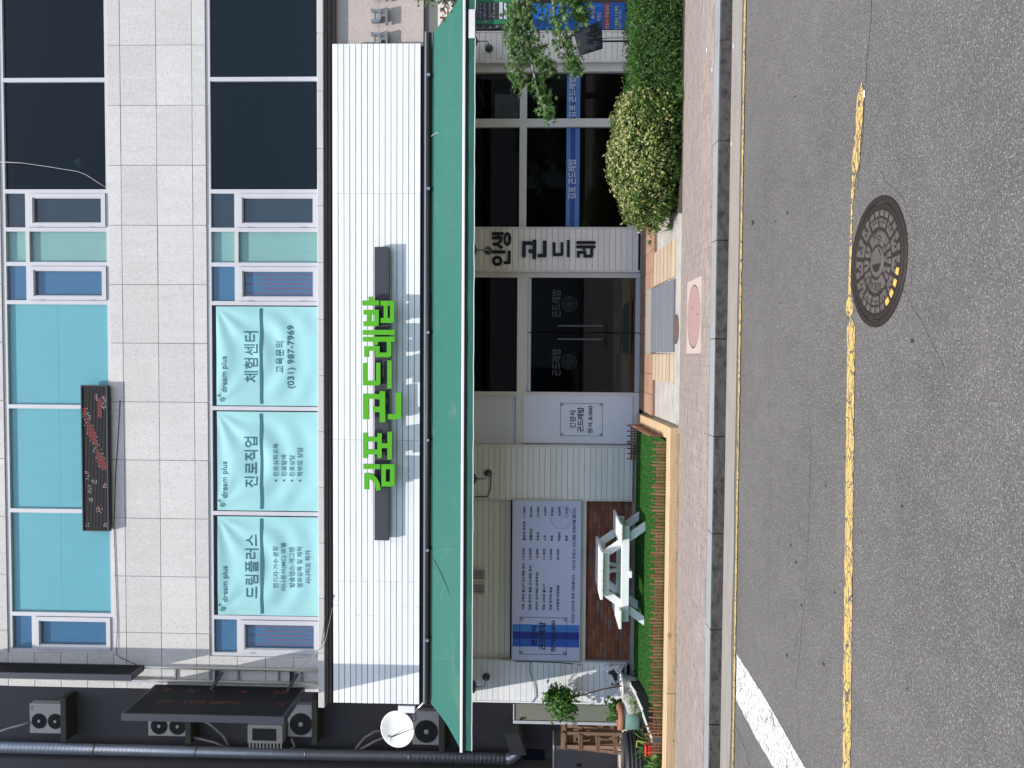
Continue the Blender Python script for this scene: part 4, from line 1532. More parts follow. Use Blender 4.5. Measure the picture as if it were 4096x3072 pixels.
# ------------------------------------------------------------------ blade signs at the corner
def blade_sign(name, label, X, Y0, Y1, z0, z1, th, texted):
    t = thing(name, label, 'led sign', (X, Y1, z0))
    c = MB()
    c.box(X - th, X - 0.012, Y0 + 0.03, Y1, z0 + 0.04, z1 - 0.04)
    c.build('case', 'led_case', t)
    f = MB()
    f.box(X - th - 0.006, X + 0.004, Y0, Y0 + 0.028, z0, z1)
    f.box(X - th - 0.004, X + 0.003, Y0 + 0.029, Y1, z0, z0 + 0.038)
    f.box(X - th - 0.004, X + 0.003, Y0 + 0.029, Y1, z1 - 0.038, z1)
    f.box(X - th - 0.004, X + 0.003, Y1 + 0.001, Y1 + 0.03, z0, z1)
    f.build('case_rim', 'grey_case', t)
    n = int((z1 - z0 - 0.09) / 0.026)
    lv = MB()
    for k in range(n):
        z = z0 + 0.045 + k * 0.026
        lv.box(X - 0.0115, X + 0.001, Y0 + 0.032, Y1 - 0.003, z, z + 0.014)
    lv.build('louver_face', 'led_face', t, kind='stuff')
    if texted:
        dots = MB()
        rr = random.Random(3)
        for (yy, segs) in ((Y0 + 0.42, ((0.30, .34), (.44, .49), (.72, .76), (.83, .9), (.96, 1.03), (1.16, 1.21), (1.26, 1.34), (1.4, 1.47), (1.55, 1.62), (2.05, 2.10), (2.25, 2.33))),
                           (Y0 + 0.86, ((0.2, 0.24), (.62, .66), (1.0, 1.06), (1.5, 1.58), (2.05, 2.12), (2.2, 2.28)))):
            for a, b in segs:
                z = a
                while z < b + 0.05:
                    for j in range(5):
                        if rr.random() < 0.6:
                            y = yy + j * 0.022
                            zz = z1 - 0.08 - z * 1.0
                            if zz > z0 + 0.06:
                                dots.add([(X + 0.0035, y, zz), (X + 0.0035, y + 0.012, zz), (X + 0.0035, y + 0.012, zz + 0.012), (X + 0.0035, y, zz + 0.012)], [(0, 1, 2, 3)])
                    z += 0.026
        dots.build('red_lights', 'led_dim', t, fix=False, kind='stuff')
    return t


bs = blade_sign('blade_sign', 'tall black blade sign with red running text at the building corner', -5.72, 12.24, 13.34, 5.84, 8.44, 0.10, True)
for z in (7.38, 6.08):
    MB().bar((-5.68, 13.40, z), (-5.44, 13.40, z), 0.03, 0.06).build('bracket_arm', 'dark_metal', bs)
    MB().bar((-5.45, 13.3, z - 0.14), (-5.70, 13.15, z + 0.0), 0.025, 0.05).build('bracket_strut', 'dark_metal', bs)
us = blade_sign('blade_sign', 'narrow dark blade sign between the steel rails high on the corner', -5.385, 12.93, 13.34, 8.63, 12.0, 0.09, False)

rl = thing('steel_rail', 'pair of silver steel rails carrying the blade signs', 'rail', (-5.55, 13.4, 5.6))
for x in (-5.435, -5.665):
    MB().tube([(x, 13.40, 5.62), (x, 13.40, 12.5)], 0.026, 12).build('tube', 'pipe_silver', rl, smooth=True)
for z in (5.9, 6.3, 7.0, 7.5, 8.1, 8.9, 9.6, 10.3):
    MB().box(-5.64, -5.46, 13.425, 13.446, z, z + 0.03).build('cross_bar', 'galvanised', rl)

# ------------------------------------------------------------------ green awning
YA0, YA1 = 13.17, 11.60
aw = thing('awning', 'wide green fabric awning with white front bar over the restaurant front', 'awning', (-0.3, YA0, 3.6))
ax0, ax1 = -5.86, 5.22
az0, az1 = at(1727, 1500, YA0)[1], at(1850, 1500, YA1)[1]
seams = [-4.7, -2.95, -1.35, 0.25, 1.9, 3.6]


def canopy(x, t):
    y = YA0 + (YA1 - YA0) * t
    z = az0 + (az1 - az0) * t
    sag = -0.035 * math.sin(math.pi * t) * (1 + 0.5 * noise.noise((x * 0.7, 1.0, 0)))
    sag += 0.012 * noise.noise((x * 1.1, t * 2.0, 3)) * math.sin(math.pi * min(1, t * 1.1))
    return (x, y, z + sag)


NX, NT_ = 150, 16
mb = MB()
vs = []
for i in range(NX + 1):
    x = ax0 + (ax1 - ax0) * i / NX
    for j in range(NT_ + 1):
        vs.append(canopy(x, j / NT_))
mb.add(vs, [(i * (NT_ + 1) + j, (i + 1) * (NT_ + 1) + j, (i + 1) * (NT_ + 1) + j + 1, i * (NT_ + 1) + j + 1) for i in range(NX) for j in range(NT_)])
mb.build('canopy', 'awning_cloth', aw, smooth=True)
for sx in seams:
    lean = 0.42 if sx > 0 else -0.42
    m2 = MB()
    q = []
    for j in range(NT_ + 1):
        t = j / NT_
        x = sx + lean * (1 - t) ** 2
        a = canopy(x, t)
        b = canopy(x + 0.011, t)
        q += [(a[0], a[1], a[2] + 0.005), (b[0], b[1], b[2] + 0.005)]
    m2.add(q, [(2 * j, 2 * j + 1, 2 * j + 3, 2 * j + 2) for j in range(NT_)])
    m2.build('seam', 'awning_seam', aw, fix=False)
# torn slit near the left end
m2 = MB()
q = []
for j in range(9):
    t = 0.04 + 0.55 * j / 8
    a = canopy(at(1740 + 100 * t, 2258 + 105 * t / 0.6, 12.5)[0], t)
    w_ = 0.012 * math.sin(math.pi * (j + 0.4) / 8.8) + 0.002
    q += [(a[0] - w_, a[1], a[2] + 0.006), (a[0] + w_, a[1], a[2] + 0.006)]
m2.add(q, [(2 * j, 2 * j + 1, 2 * j + 3, 2 * j + 2) for j in range(8)])
m2.build('slit', 'dark_gap', aw, fix=False)
piece('front_bar', 'bar_white', aw, ax0 - 0.02, ax1 + 0.02, YA1 - 0.035, YA1 + 0.02, az1 - 0.028, az1 + 0.012, 0.006)
piece('shadow_gap_strip', 'dark_metal', aw, ax0, ax1, YA1 - 0.005, YA1 + 0.05, az1 - 0.095, az1 - 0.0285, 0.004)  # dark strip standing in for the shadow gap below the white bar
val = MB()
vz1, vz0 = az1 - 0.07, at(1895, 1500, YA1)[1]
q = []
for i in range(201):
    x = ax0 + (ax1 - ax0) * i / 200
    q += [(x, YA1 - 0.008 + 0.006 * noise.noise((x * 2, 0, 0)), vz1), (x, YA1 - 0.012 + 0.016 * noise.noise((x * 2, 4, 0)), vz0 + 0.006 * noise.noise((x * 3, 8, 0)))]
val.add(q, [(2 * i, 2 * i + 1, 2 * i + 3, 2 * i + 2) for i in range(200)])
va = val.build('valance', 'awning_cloth', aw, fix=False)
hm = MB()
for i in range(201):
    pass
hv = []
for i in range(201):
    x, y, z = q[2 * i + 1]
    hv += [(x, y - 0.002, z + 0.008), (x, y - 0.002, z - 0.003)]
hm.add(hv, [(2 * i, 2 * i + 1, 2 * i + 3, 2 * i + 2) for i in range(200)])
hm.build('hem', 'bar_white', va, fix=False)
px0, px1 = at(1880, 157, YA1)[0], at(1880, 43, YA1)[0]
MB().box(px0, px1, YA1 - 0.045, YA1 - 0.04, vz0 + 0.004, vz1 - 0.002).build('name_patch', 'sticker_white', aw)
tubm = MB()
tubm.tube([(ax0, 13.18, az0 + 0.06), (ax1, 13.18, az0 + 0.06)], 0.045, 12)
tubm.build('roller', 'dark_metal', aw, smooth=True)
MB().box(ax0 + 0.05, ax1 - 0.02, 13.06, 13.09, az0 + 0.09, az0 + 0.115).build('roller_rail', 'galvanised', aw)
sp = MB()
for v in (2560, 2200, 1760, 1330, 755, 300):
    x = at(1710, v, 13.1)[0]
    sp.box(x - 0.02, x + 0.02, 13.07, 13.3, az0 + 0.03, az0 + 0.087)
sp.build('wall_bracket', 'galvanised', aw)
fb = MB()
fb.box(fx0 + 0.02, fx1 - 0.02, 13.26, 13.44, 3.56, 3.84)
fb.build('header_board', 'dark_metal', BLD)
for x in (-5.2, -1.9, 1.5, 4.6):
    MB().bar((x, 13.2, az0 - 0.12), (x + 0.7, 12.5, (az0 + az1) / 2 - 0.12), 0.03, 0.045).bar((x + 0.7, 12.5, (az0 + az1) / 2 - 0.12), (x + 0.1, YA1 + 0.04, az1 - 0.06), 0.03, 0.045).build('folding_arm', 'bar_white', aw)

# ------------------------------------------------------------------ cyan banners in the lower windows
def banner(label, va, vb, items, rule):
    Yb = YF + 0.045
    x0, x1 = XV(vb) + 0.012, XV(va) - 0.02
    z0, z1 = Z_LOW + 0.055, Z_LOWT - 0.14
    t = thing('banner', label, 'banner', ((x0 + x1) / 2, Yb, z0), 'cyan window banners')
    sd = va * 0.01

    def cf(x, z):
        p, q = (x - x0) / (x1 - x0), (z1 - z) / (z1 - z0)
        d = 0.0
        for cx, sgn in ((0.0, 1), (1.0, -1)):
            dx, dz = (p - cx) * sgn + 0.001, q + 0.001
            r_ = math.hypot(dx, dz)
            ang = math.atan2(dz, dx)
            k = 1.0 if sgn < 0 else 0.6
            d += k * 0.015 * math.sin(ang * 11 + sd) * min(1, r_ * 3) * math.exp(-r_ * 1.3)
        bowl = math.hypot(p - 0.5, q - 0.15)
        d += 0.009 * math.sin(bowl * 26 + sd) * math.exp(-((q - 0.62) ** 2) * 9) * min(1, 4 * p * (1 - p) * 2)
        d += 0.005 * noise.noise((x * 4, z * 4, sd))
        return Yb - 0.012 - d
    N = 56
    mb = MB()
    vs = [(x0 + (x1 - x0) * i / N, cf(x0 + (x1 - x0) * i / N, z0 + (z1 - z0) * j / N), z0 + (z1 - z0) * j / N) for i in range(N + 1) for j in range(N + 1)]
    mb.add(vs, [(i * (N + 1) + j, (i + 1) * (N + 1) + j, (i + 1) * (N + 1) + j + 1, i * (N + 1) + j + 1) for i in range(N) for j in range(N)])
    mb.build('cloth', 'banner_cloth', t, smooth=True)
    lift = lambda x, z: cf(x, z) - 0.006
    for (s, u0, u1, v0, v1, b) in items:
        text(s, u0, u1, v0, v1, Yb - 0.02, 'banner_ink', t, b, lift)
    r_ = MB()
    q = []
    za = at((rule[0] + rule[1]) / 2, (va + vb) / 2, Yb)[1]
    for i in range(41):
        x = x0 + 0.03 + (x1 - x0 - 0.06) * i / 40
        w_ = 0.006 * noise.noise((x * 5, sd, 0))
        q += [(x, lift(x, za), za + 0.026 + w_), (x, lift(x, za), za - 0.026 + w_)]
    r_.add(q, [(2 * i, 2 * i + 1, 2 * i + 3, 2 * i + 2) for i in range(40)])
    r_.build('rule', 'banner_ink', t, fix=False)


banner('cyan banner with a phone number in the window', 1221, 1626, [
    ('dp', 874, 904, 1607, 1588, 0.006), ('+', 867, 884, 1588, 1575, 0.006), ('dream plus', 884, 913, 1570, 1425, 0.008), ('체험센터', 975, 1031, 1530, 1325, 0.006),
    ('교육문의', 1101, 1134, 1492, 1366, 0.006), ('(031) 987-7969', 1149, 1182, 1554, 1301, 0.01)], (1039, 1053))
banner('cyan banner with a short four-line bulleted list', 1643, 2047, [
    ('dp', 875, 904, 2029, 2010, 0.006), ('+', 868, 885, 2010, 1997, 0.006), ('dream plus', 884, 914, 1992, 1846, 0.008), ('진로직업', 977, 1030, 1950, 1747, 0.006),
    ('진로심화교육', 1092, 1112, 1906, 1774, 0.006), ('진로탐색', 1124, 1145, 1906, 1820, 0.006), ('진로상담', 1156, 1178, 1906, 1820, 0.006), ('학부모 상담', 1188, 1210, 1906, 1790, 0.006),
    ('■', 1098, 1105, 1926, 1919, 0), ('■', 1131, 1138, 1926, 1919, 0), ('■', 1163, 1170, 1926, 1919, 0), ('■', 1195, 1202, 1926, 1919, 0)], (1040, 1054))
banner('cyan banner with a five-line list of trades', 2064, 2467, [
    ('dp', 876, 906, 2445, 2426, 0.006), ('+', 870, 887, 2426, 2413, 0.006), ('dream plus', 887, 915, 2408, 2265, 0.008), ('드림플러스', 979, 1032, 2394, 2138, 0.006),
    ('연기자·가수·분장', 1091, 1112, 2352, 2184, 0.006), ('아나운서(MC)·모델', 1123, 1145, 2364, 2172, 0.006), ('방송댄스·개그맨', 1155, 1177, 2351, 2190, 0.006),
    ('영화감독 및 제작', 1187, 1209, 2351, 2186, 0.006), ('시나리오 작가', 1220, 1242, 2336, 2201, 0.012)], (1040, 1055))

# ------------------------------------------------------------------ poster and menu board
def outline(mb, u0, u1, v0, v1, Y, w):
    xa, xb_ = at((u0 + u1) / 2, v0, Y)[0], at((u0 + u1) / 2, v1, Y)[0]
    za, zb_ = at(u1, (v0 + v1) / 2, Y)[1], at(u0, (v0 + v1) / 2, Y)[1]
    c = 0.10 * (xb_ - xa)
    mb.box(xa + c, xb_ - c, Y, Y + 0.002, za, za + w)
    mb.box(xa + c, xb_ - c, Y, Y + 0.002, zb_ - w, zb_)
    mb.box(xa, xa + w, Y, Y + 0.002, za + c, zb_ - c)
    mb.box(xb_ - w, xb_, Y, Y + 0.002, za + c, zb_ - c)
    # fret corners
    k = c / 5.0
    for cx, sx in ((xa, 1), (xb_, -1)):
        for cz, sz in ((za, 1), (zb_, -1)):
            for (a0, b0, a1, b1) in ((0, 0, 4.2, 0), (0, 1.5, 4.2, 1.5), (0, 3, 2.8, 3), (1.4, 4.4, 4.2, 4.4)):
                p = sorted((cx + sx * a0 * k, cx + sx * a1 * k))
                zz = cz + sz * b0 * k
                mb.box(p[0], p[1], Y + 0.0002, Y + 0.002, zz - w / 2, zz + w / 2)
            for (a0, b0, b1) in ((0, 0, 4.8), (1.5, 0.2, 1.3), (1.5, 1.7, 2.8), (2.9, 1.7, 4.2), (4.2, 0.2, 1.3), (4.2, 1.7, 2.8)):
                q_ = sorted((cz + sz * b0 * k, cz + sz * b1 * k))
                xx = cx + sx * a0 * k
                mb.box(xx - w / 2, xx + w / 2, Y + 0.0004, Y + 0.002, q_[0], q_[1])


Yp = 13.425
po = thing('door_poster', 'white poster panel with framed price notice beside the door', 'poster', (at(2300, 1680, Yp)[0], Yp, 0.3))
xa, za = at(2531, 1774, Yp)
xb_, zb_ = at(2092, 1583, Yp)
piece('panel', 'panel_white', po, at(2300, 1774, Yp)[0], at(2300, 1583, Yp)[0], Yp, Yp + 0.02, at(2531, 1680, Yp)[1], at(2092, 1680, Yp)[1], 0.003)
Yp -= 0.003
ob = MB()
outline(ob, 2241, 2411, 1744, 1613, Yp, 0.006)
ob.build('printed_frame', 'ink', po)
text('건강식', 2279, 2303, 1714, 1642, Yp, 'ink', po, 0.025)
text('곤드레밥', 2309, 2335, 1728, 1629, Yp, 'ink', po, 0.025)
text('정식 8.000', 2351, 2371, 1735, 1623, Yp, 'ink', po, 0.022)

Yn = 13.27
mn = thing('menu_board', 'large pale menu board with blue stripe above the brick parapet', 'menu board', (at(2180, 2320, Yn)[0], Yn, 1.1))
Z4 = lambda x, y: (2030 + x * 0.4342, 1980 + y * 0.4342)
mx0, mx1 = at(2186, 2641, Yn)[0], at(2186, 2004, Yn)[0]
mz0, mz1 = at(2321, 2320, Yn)[1], at(2050, 2320, Yn)[1]
piece('panel', 'menu_white', mn, mx0, mx1, Yn, Yn + 0.06, mz0, mz1, 0.004)
fr_ = MB()
frame_loop(fr_, mx0 - 0.006, mx1 + 0.006, mz0 - 0.006, mz1 + 0.006, 0.012, Yn - 0.004, Yn + 0.062)
fr_.build('frame', 'alu_edge', mn)
Yn -= 0.002
for y0, y1, mt in ((1195, 1262, 'stripe_light'), (1262, 1328, 'stripe_dark'), (1328, 1400, 'stripe_blue')):
    MB().box(at(2186, 1980 + y1 * .4342, Yn)[0], at(2186, 1980 + y0 * .4342, Yn)[0], Yn, Yn + 0.0015, mz0 + 0.008, mz1 - 0.008).build('stripe', mt, mn)
Yn -= 0.0015


def mt_(s, x0, x1, y0, y1, mat='ink', b=0.02):
    u0, _ = Z4(x0, 0)
    u1, _ = Z4(x1, 0)
    text(s, u0, u1, Z4(0, y1)[1], Z4(0, y0)[1], Yn, mat, mn, b)


ob = MB()
a_, b_ = Z4(112, 1128), Z4(547, 1470)
outline(ob, a_[0], b_[0], b_[1], a_[1], Yn, 0.006)
ob.build('printed_frame', 'ink', mn)
mt_('건강식', 215, 272, 1205, 1390, b=0.03)
mt_('곤드레밥', 290, 350, 1170, 1430, b=0.03)
mt_('정식 8.000', 397, 443, 1155, 1450, b=0.025)
for s, x0, x1, y0, y1, pr, p0, p1 in (
        ('직화 고추장 불고기 곤드레밥 정식', 132, 160, 630, 1055, '12.000', 490, 595), ('직화 쭈꾸미 볶음 곤드레밥 정식', 195, 224, 655, 1062, '13.000', 490, 595),
        ('어린이 곤드레밥 (초등학생)', 258, 288, 712, 1062, '5.000', 495, 580), ('직화 고추장 불고기', 322, 350, 818, 1062, '11.000', 495, 597),
        ('직화 쭈꾸미 볶음', 385, 413, 848, 1062, '13.000', 495, 597), ('오리훈제 야채볶음', 450, 479, 832, 1065, '30.000', 497, 600),
        ('올방대 묵무침', 140, 168, 245, 420, '11.000', 105, 205), ('해물파전', 203, 231, 312, 420, '20.000', 107, 207), ('부추전', 268, 295, 342, 422, '12.000', 107, 207),
        ('소주', 333, 359, 368, 425, '4.000', 107, 195), ('맥주', 397, 424, 370, 425, '4.000', 107, 195), ('막걸리', 463, 491, 342, 425, '4.000', 110, 195), ('음료', 530, 557, 372, 425, '1,000', 110, 195)):
    mt_(s, x0, x1, y0, y1)
    mt_(pr, x0 + 4, x1 - 2, p0, p1)
mt_('식사는 2인이상 주문 가능합니다.', 590, 620, 728, 1182)
mt_('1인1식 주문시 곤드레밥 무한리필 됩니다.', 598, 630, 115, 690)
em = MB()
ec = Z4(500, 208)
ex, ez = at(ec[0], ec[1], Yn)
for R in (0.20, 0.10):
    n = 8 if R > 0.15 else 20
    for (qx, qz) in (((0, 0),) if R > 0.15 else ((-0.055, -0.05), (0.075, -0.055), (0.01, 0.06))):
        o_ = [(ex + qx + R * (1 if R > .15 else .75) * math.cos((k + .5) * 2 * math.pi / n), ez + qz + R * (1 if R > .15 else .75) * math.sin((k + .5) * 2 * math.pi / n)) for k in range(n)]
        h_ = [(ex + qx + (x - ex - qx) * 0.94, ez + qz + (z - ez - qz) * 0.94) for x, z in o_]
        em.prism([o_, h_], Yn + 0.0006 - qx * 0.001, Yn + 0.0014)
em.build('emblem', 'ink_pale', mn)

# ------------------------------------------------------------------ signs of the neighbours, in the shade at the entrance
Yd_ = 13.62
dz1, dz0 = 3.75, at(2098, 60, Yd_)[1]
dx0_, dx1_ = at(2000, 119, Yd_)[0], at(2000, -160, Yd_)[0]
di = thing('tenant_directory', 'black and green tenant directory board beside the awning end', 'directory board', ((dx0_ + dx1_) / 2, Yd_, dz0))
piece('board', 'board_black', di, dx0_, dx1_, Yd_, Yd_ + 0.06, dz0, at(1896, 60, Yd_)[1] + 0.25, 0.004)
Yd_ -= 0.003
for va, vb in ((96, 78), (9, -4)):
    MB().box(at(2000, va, Yd_)[0], at(2000, vb, Yd_)[0], Yd_, Yd_ + 0.002, dz0, at(1896, 60, Yd_)[1] + 0.2).build('floor_strip', 'board_green', di)
for s, u0, u1, v0, v1, mt in (('LH 고객지원센터', 1905, 1914, 73, 8, 'text_grey'), ('(주)함 참 공', 1918, 1928, 74, 12, 'text_grey'), ('서울도시가스', 1933, 1944, 75, 12, 'text_grey'), ('김포여성병원', 1955, 1963, 74, 12, 'text_grey'),
                              ('세 친 (일식)', 1970, 1980, 74, 12, 'text_grey'), ('(주)비전파트', 1998, 2007, 72, 12, 'text_grey'), ('롯 데 캐 논', 2034, 2044, 72, 12, 'text_grey'), ('(주)웰빙데이', 2050, 2059, 72, 12, 'text_grey'),
                              ('웅 진 코 웨 이', 2066, 2078, 74, 12, 'text_grey'), ('2F', 1935, 1948, 92, 82, 'text_grey'), ('1F', 2032, 2044, 92, 82, 'text_grey'),
                              ('스', 1904, 1911, 112, 105, 'text_grey'), ('이', 1930, 1938, 112, 103, 'text_grey'), ('타', 1957, 1965, 112, 103, 'text_grey'), ('게', 1985, 1993, 112, 103, 'text_grey'), ('우스', 2012, 2022, 116, 105, 'text_grey'), ('손대', 2066, 2075, 116, 105, 'text_grey')):
    text(s, u0, u1, v0, v1, Yd_ - 0.002, mt, di, 0.015)
for u0, u1 in ((1997, 2010), (2016, 2027)):
    MB().box(at(2000, 75, Yd_)[0], at(2000, 6, Yd_)[0], Yd_ + 0.0008, Yd_ + 0.002, at(u1, 40, Yd_)[1], at(u0, 40, Yd_)[1]).build('name_plate', 'text_pale', di)
MB().box(at(2040, 119, Yd_)[0], at(2040, 94, Yd_)[0], Yd_ - 0.001, Yd_ + 0.002, at(2052, 105, Yd_)[1], at(2035, 105, Yd_)[1]).build('name_plate', 'text_pale', di)

Yq = 13.55
bl = thing('blue_signboard', 'glossy blue signboard with white and yellow lettering behind the hedge', 'signboard', (at(2350, 60, Yq)[0], Yq, 0.25))
piece('panel', 'sign_blue', bl, at(2350, 118, Yq)[0], at(2350, 12, Yq)[0], Yq, Yq + 0.05, 0.25, at(2130, 60, Yq)[1], 0.004)
piece('red_strip', 'red_strip', bl, at(2350, 117, Yq)[0], at(2350, 13, Yq)[0], Yq - 0.0025, Yq - 0.0005, at(2440, 60, Yq)[1], at(2416, 60, Yq)[1], 0.0003)
Yq -= 0.004
for s, u0, u1, v0, v1, mt in (('가사', 2287, 2306, 60, 25, 'text_white'), ('▶손배', 2312, 2332, 74, 24, 'text_white'), ('▶산재', 2337, 2356, 74, 24, 'text_white'), ('▶환경', 2362, 2380, 74, 24, 'text_grey'), ('운', 2312, 2330, 108, 92, 'text_grey'), ('통', 2337, 2352, 106, 92, 'text_grey'),
                              ('부동산', 2387, 2404, 84, 48, 'text_grey'), ('변호사 무료상담', 2420, 2437, 116, 18, 'text_grey'), ('1.984.1190', 2459, 2473, 116, 24, 'text_yellow'), ('(7층 / 701호)', 2474, 2488, 116, 40, 'text_grey')):
    text(s, u0, u1, v0, v1, Yq, mt, bl, 0.02)

Yr = 13.40
rs = thing('red_lettered_sign', 'pale sign panel with big red letters in the shade above the entrance', 'signboard', (at(1815, 60, Yr)[0], Yr, 3.05))
rz0, rz1 = at(1862, 50, Yr)[1], at(1752, 50, Yr)[1]
piece('panel', 'white_trim', rs, at(1800, 112, Yr)[0], at(1800, -200, Yr)[0], Yr, Yr + 0.05, rz0, rz1, 0.004)
text('인스', 1760, 1798, 110, 12, Yr - 0.003, 'text_red', rs, 0.03)
text('학', 1805, 1850, 40, -8, Yr - 0.003, 'ink', rs, 0.03)

# paper taped inside the upper shop pane
pn_ = thing('paper_sheet', 'creased white paper sheet taped inside a dark upper pane', 'paper', (at(2030, 430, 13.6)[0], 13.6, 2.4))
mb = MB()
xa, xb_ = at(2030, 474, 13.6)[0], at(2030, 380, 13.6)[0]
za, zb_ = at(2076, 430, 13.6)[1], at(1980, 430, 13.6)[1]
N = 16
vs = [(xa + (xb_ - xa) * i / N, 13.56 - 0.02 * noise.noise((i * .25 + j * .3, j * .12, 0)), za + (zb_ - za) * j / N) for i in range(N + 1) for j in range(N + 1)]
mb.add(vs, [(i * (N + 1) + j, (i + 1) * (N + 1) + j, (i + 1) * (N + 1) + j + 1, i * (N + 1) + j + 1) for i in range(N) for j in range(N)])
mb.build('sheet', 'text_white', pn_, smooth=True)

# ------------------------------------------------------------------ wall lamps: globe on a bent arm
def wall_lamp(label, ub, vb, Y, ug, vg, rg):
    x, z = at(ub, vb, Y)
    t = thing('wall_lamp', label, 'wall lamp', (x, Y, z), 'globe wall lamps')
    MB().lathe([(0.0001, 0.03), (0.035, 0.03), (0.062, 0.02), (0.066, 0.0)], (x, Y, z), (0, -1, 0), 20).build('back_plate', 'lamp_base', t, smooth=True)
    yg = Y - 0.22
    xg, zg = at(ug, vg, yg)
    MB().tube([(x, Y - 0.02, z), (x, Y - 0.12, z - 0.01), (x + (xg - x) * .8, yg - 0.01, z + 0.01), (xg, yg, z + 0.06), (xg, yg, zg - rg * 0.95)], 0.011, 8).build('arm', 'galvanised', t, smooth=True)
    MB().lathe([(0.02, -0.03), (rg * 0.62, 0.0), (rg * 0.68, 0.02), (rg * 0.55, 0.035)], (xg, yg, zg - rg * 0.92), n=20).build('gallery', 'lamp_base', t, smooth=True)
    prof = [(rg * math.sin(a), -rg * math.cos(a)) for a in [math.pi * k / 14 for k in range(15)]]
    MB().lathe(prof, (xg, yg, zg), n=24).build('globe', 'globe_glass', t, smooth=True)


wall_lamp('globe wall lamp on the boards next to the tenant directory', 1956, 193, 13.355, 1875, 165, 0.13)
wall_lamp('globe wall lamp above the black wall letters', 1954, 1003, 13.325, 1872, 1000, 0.13)
wall_lamp('globe wall lamp on plain boards between door and menu', 1953, 1893, 13.325, 1872, 1915, 0.13)
wall_lamp('globe wall lamp on the sunlit corner boards', 1945, 2708, 13.315, 1865, 2746, 0.155)
lc = MB()
lc.tube([(*[at(1960, 1905, 13.31)[0]], 13.31, at(1965, 1905, 13.31)[1]), (at(1965, 1960, 13.31)[0], 13.31, at(1963, 1960, 13.31)[1]), (at(1950, 1986, 13.31)[0], 13.31, at(1950, 1986, 13.31)[1]), (at(1900, 1987, 13.31)[0], 13.31, at(1900, 1987, 13.31)[1])], 0.008, 6)
o = lc.build('lamp_cable', 'cable_black')
tag(o, 'black cable looping from the lamp between door and menu', 'cable')


# ================================================================== FORECOURT
fc = MB()
fc.box(-0.98, 16.0, 9.985, 13.45, -0.05, 0.138)
fc.build('forecourt', 'apron_concrete', None, kind='structure')
# raised terrace in front of the door, with terracotta tiles
tr = MB()
TY = gnd(2612, 1200, 0.19)[1]
tr.box(-0.9, 3.4, TY + 0.004, 13.44, 0.0, 0.180)
terrace = tr.build('terrace', 'mortar', None, kind='structure')
ty = TY
k = 0
while ty < 13.4:
    for i in range(14):
        x = -0.9 + i * 0.31 + (0.0 if k % 2 else -0.0)
        piece('tile', 'tile_terracotta', terrace, x + 0.002, min(x + 0.307, 3.4), ty, min(ty + 0.296, 13.435), 0.165, 0.197 + random.uniform(-.001, .001), 0.003)
    ty += 0.30
    k += 1
# ramps of pale boards on both sides of the grey mats
def ramp_z(y):
    y0, y1 = 10.38, TY - 0.01
    t = min(1, max(0, (y - y0) / (y1 - y0)))
    return 0.152 + 0.045 * t


def slat_ramp(label, va, vb, cut):
    xa = gnd(2655, va, 0.17)[0]
    xb2 = gnd(2655, vb, 0.17)[0]
    t = thing('board_ramp', label, 'ramp', ((xa + xb2) / 2, 10.4, 0.14))
    y0 = 10.40
    n = 6
    w = (TY - 0.01 - y0) / n
    for k in range(n):
        ya, yb = y0 + k * w, y0 + (k + 1) * w - 0.042
        zz = ramp_z((ya + yb) / 2)
        piece('slat', 'pale_slat', t, xa + (cut * k / n if cut < 0 else 0) * 0, xb2 - (cut * (n - k) / n if cut > 0 else 0), ya, yb, zz - 0.02, zz, 0.004)
    bk = MB()
    for x in (xa + 0.05, xb2 - max(cut, 0) - 0.09):
        bk.box(x, x + 0.04, y0 + 0.02, TY - 0.03, 0.1385, 0.1425)
    bk.build('bearer', 'crate_wood', t)
    MB().box(xa + 0.01, xb2 - 0.01, y0 + 0.03, TY - 0.03, 0.1382, 0.1384).build('underlay', 'dark_gap', t)  # no real underlay: black sheet that puts shade into the slat gaps


slat_ramp('pale board ramp between grey mats and the shrub', 1128, 985, 0.0)
slat_ramp('pale board ramp between grey mats and the timber planter', 1527, 1416, 0.0)
mt = thing('entrance_mat', 'grey three-strip entrance mat laid on the ramp to the door', 'mat', (0.5, 11.2, 0.15))
gx0, gx1 = gnd(2650, 1409, 0.18)[0], gnd(2650, 1137, 0.18)[0]
ys = [10.36, gnd(2660, 1270, .17)[1], gnd(2633, 1270, .18)[1], TY - 0.005]
for a, b in zip(ys, ys[1:]):
    m_ = MB()
    q = []
    for i in range(13):
        x = gx0 + (gx1 - gx0) * i / 12
        for y in (a + 0.006, b - 0.004):
            q.append((x, y, ramp_z(y) + 0.012 + 0.002 * noise.noise((x * 3, y * 3, 0))))
    m_.add(q, [(2 * i, 2 * i + 2, 2 * i + 3, 2 * i + 1) for i in range(12)])
    m_.add([(gx0, a + .006, ramp_z(a) + .012), (gx1, a + .006, ramp_z(a) + .012), (gx1, a + .006, ramp_z(a) - .01), (gx0, a + .006, ramp_z(a) - .01)], [(0, 1, 2, 3)])
    up(m_.build('mat_strip', 'mat_grey', mt, fix=False))
for y in ys[1:3]:
    MB().box(gx0 + 0.03, gx1 - 0.03, y - 0.008, y + 0.010, ramp_z(y) + 0.0125, ramp_z(y) + 0.0155).build('seam', 'mat_seam', mt)
ud = MB()
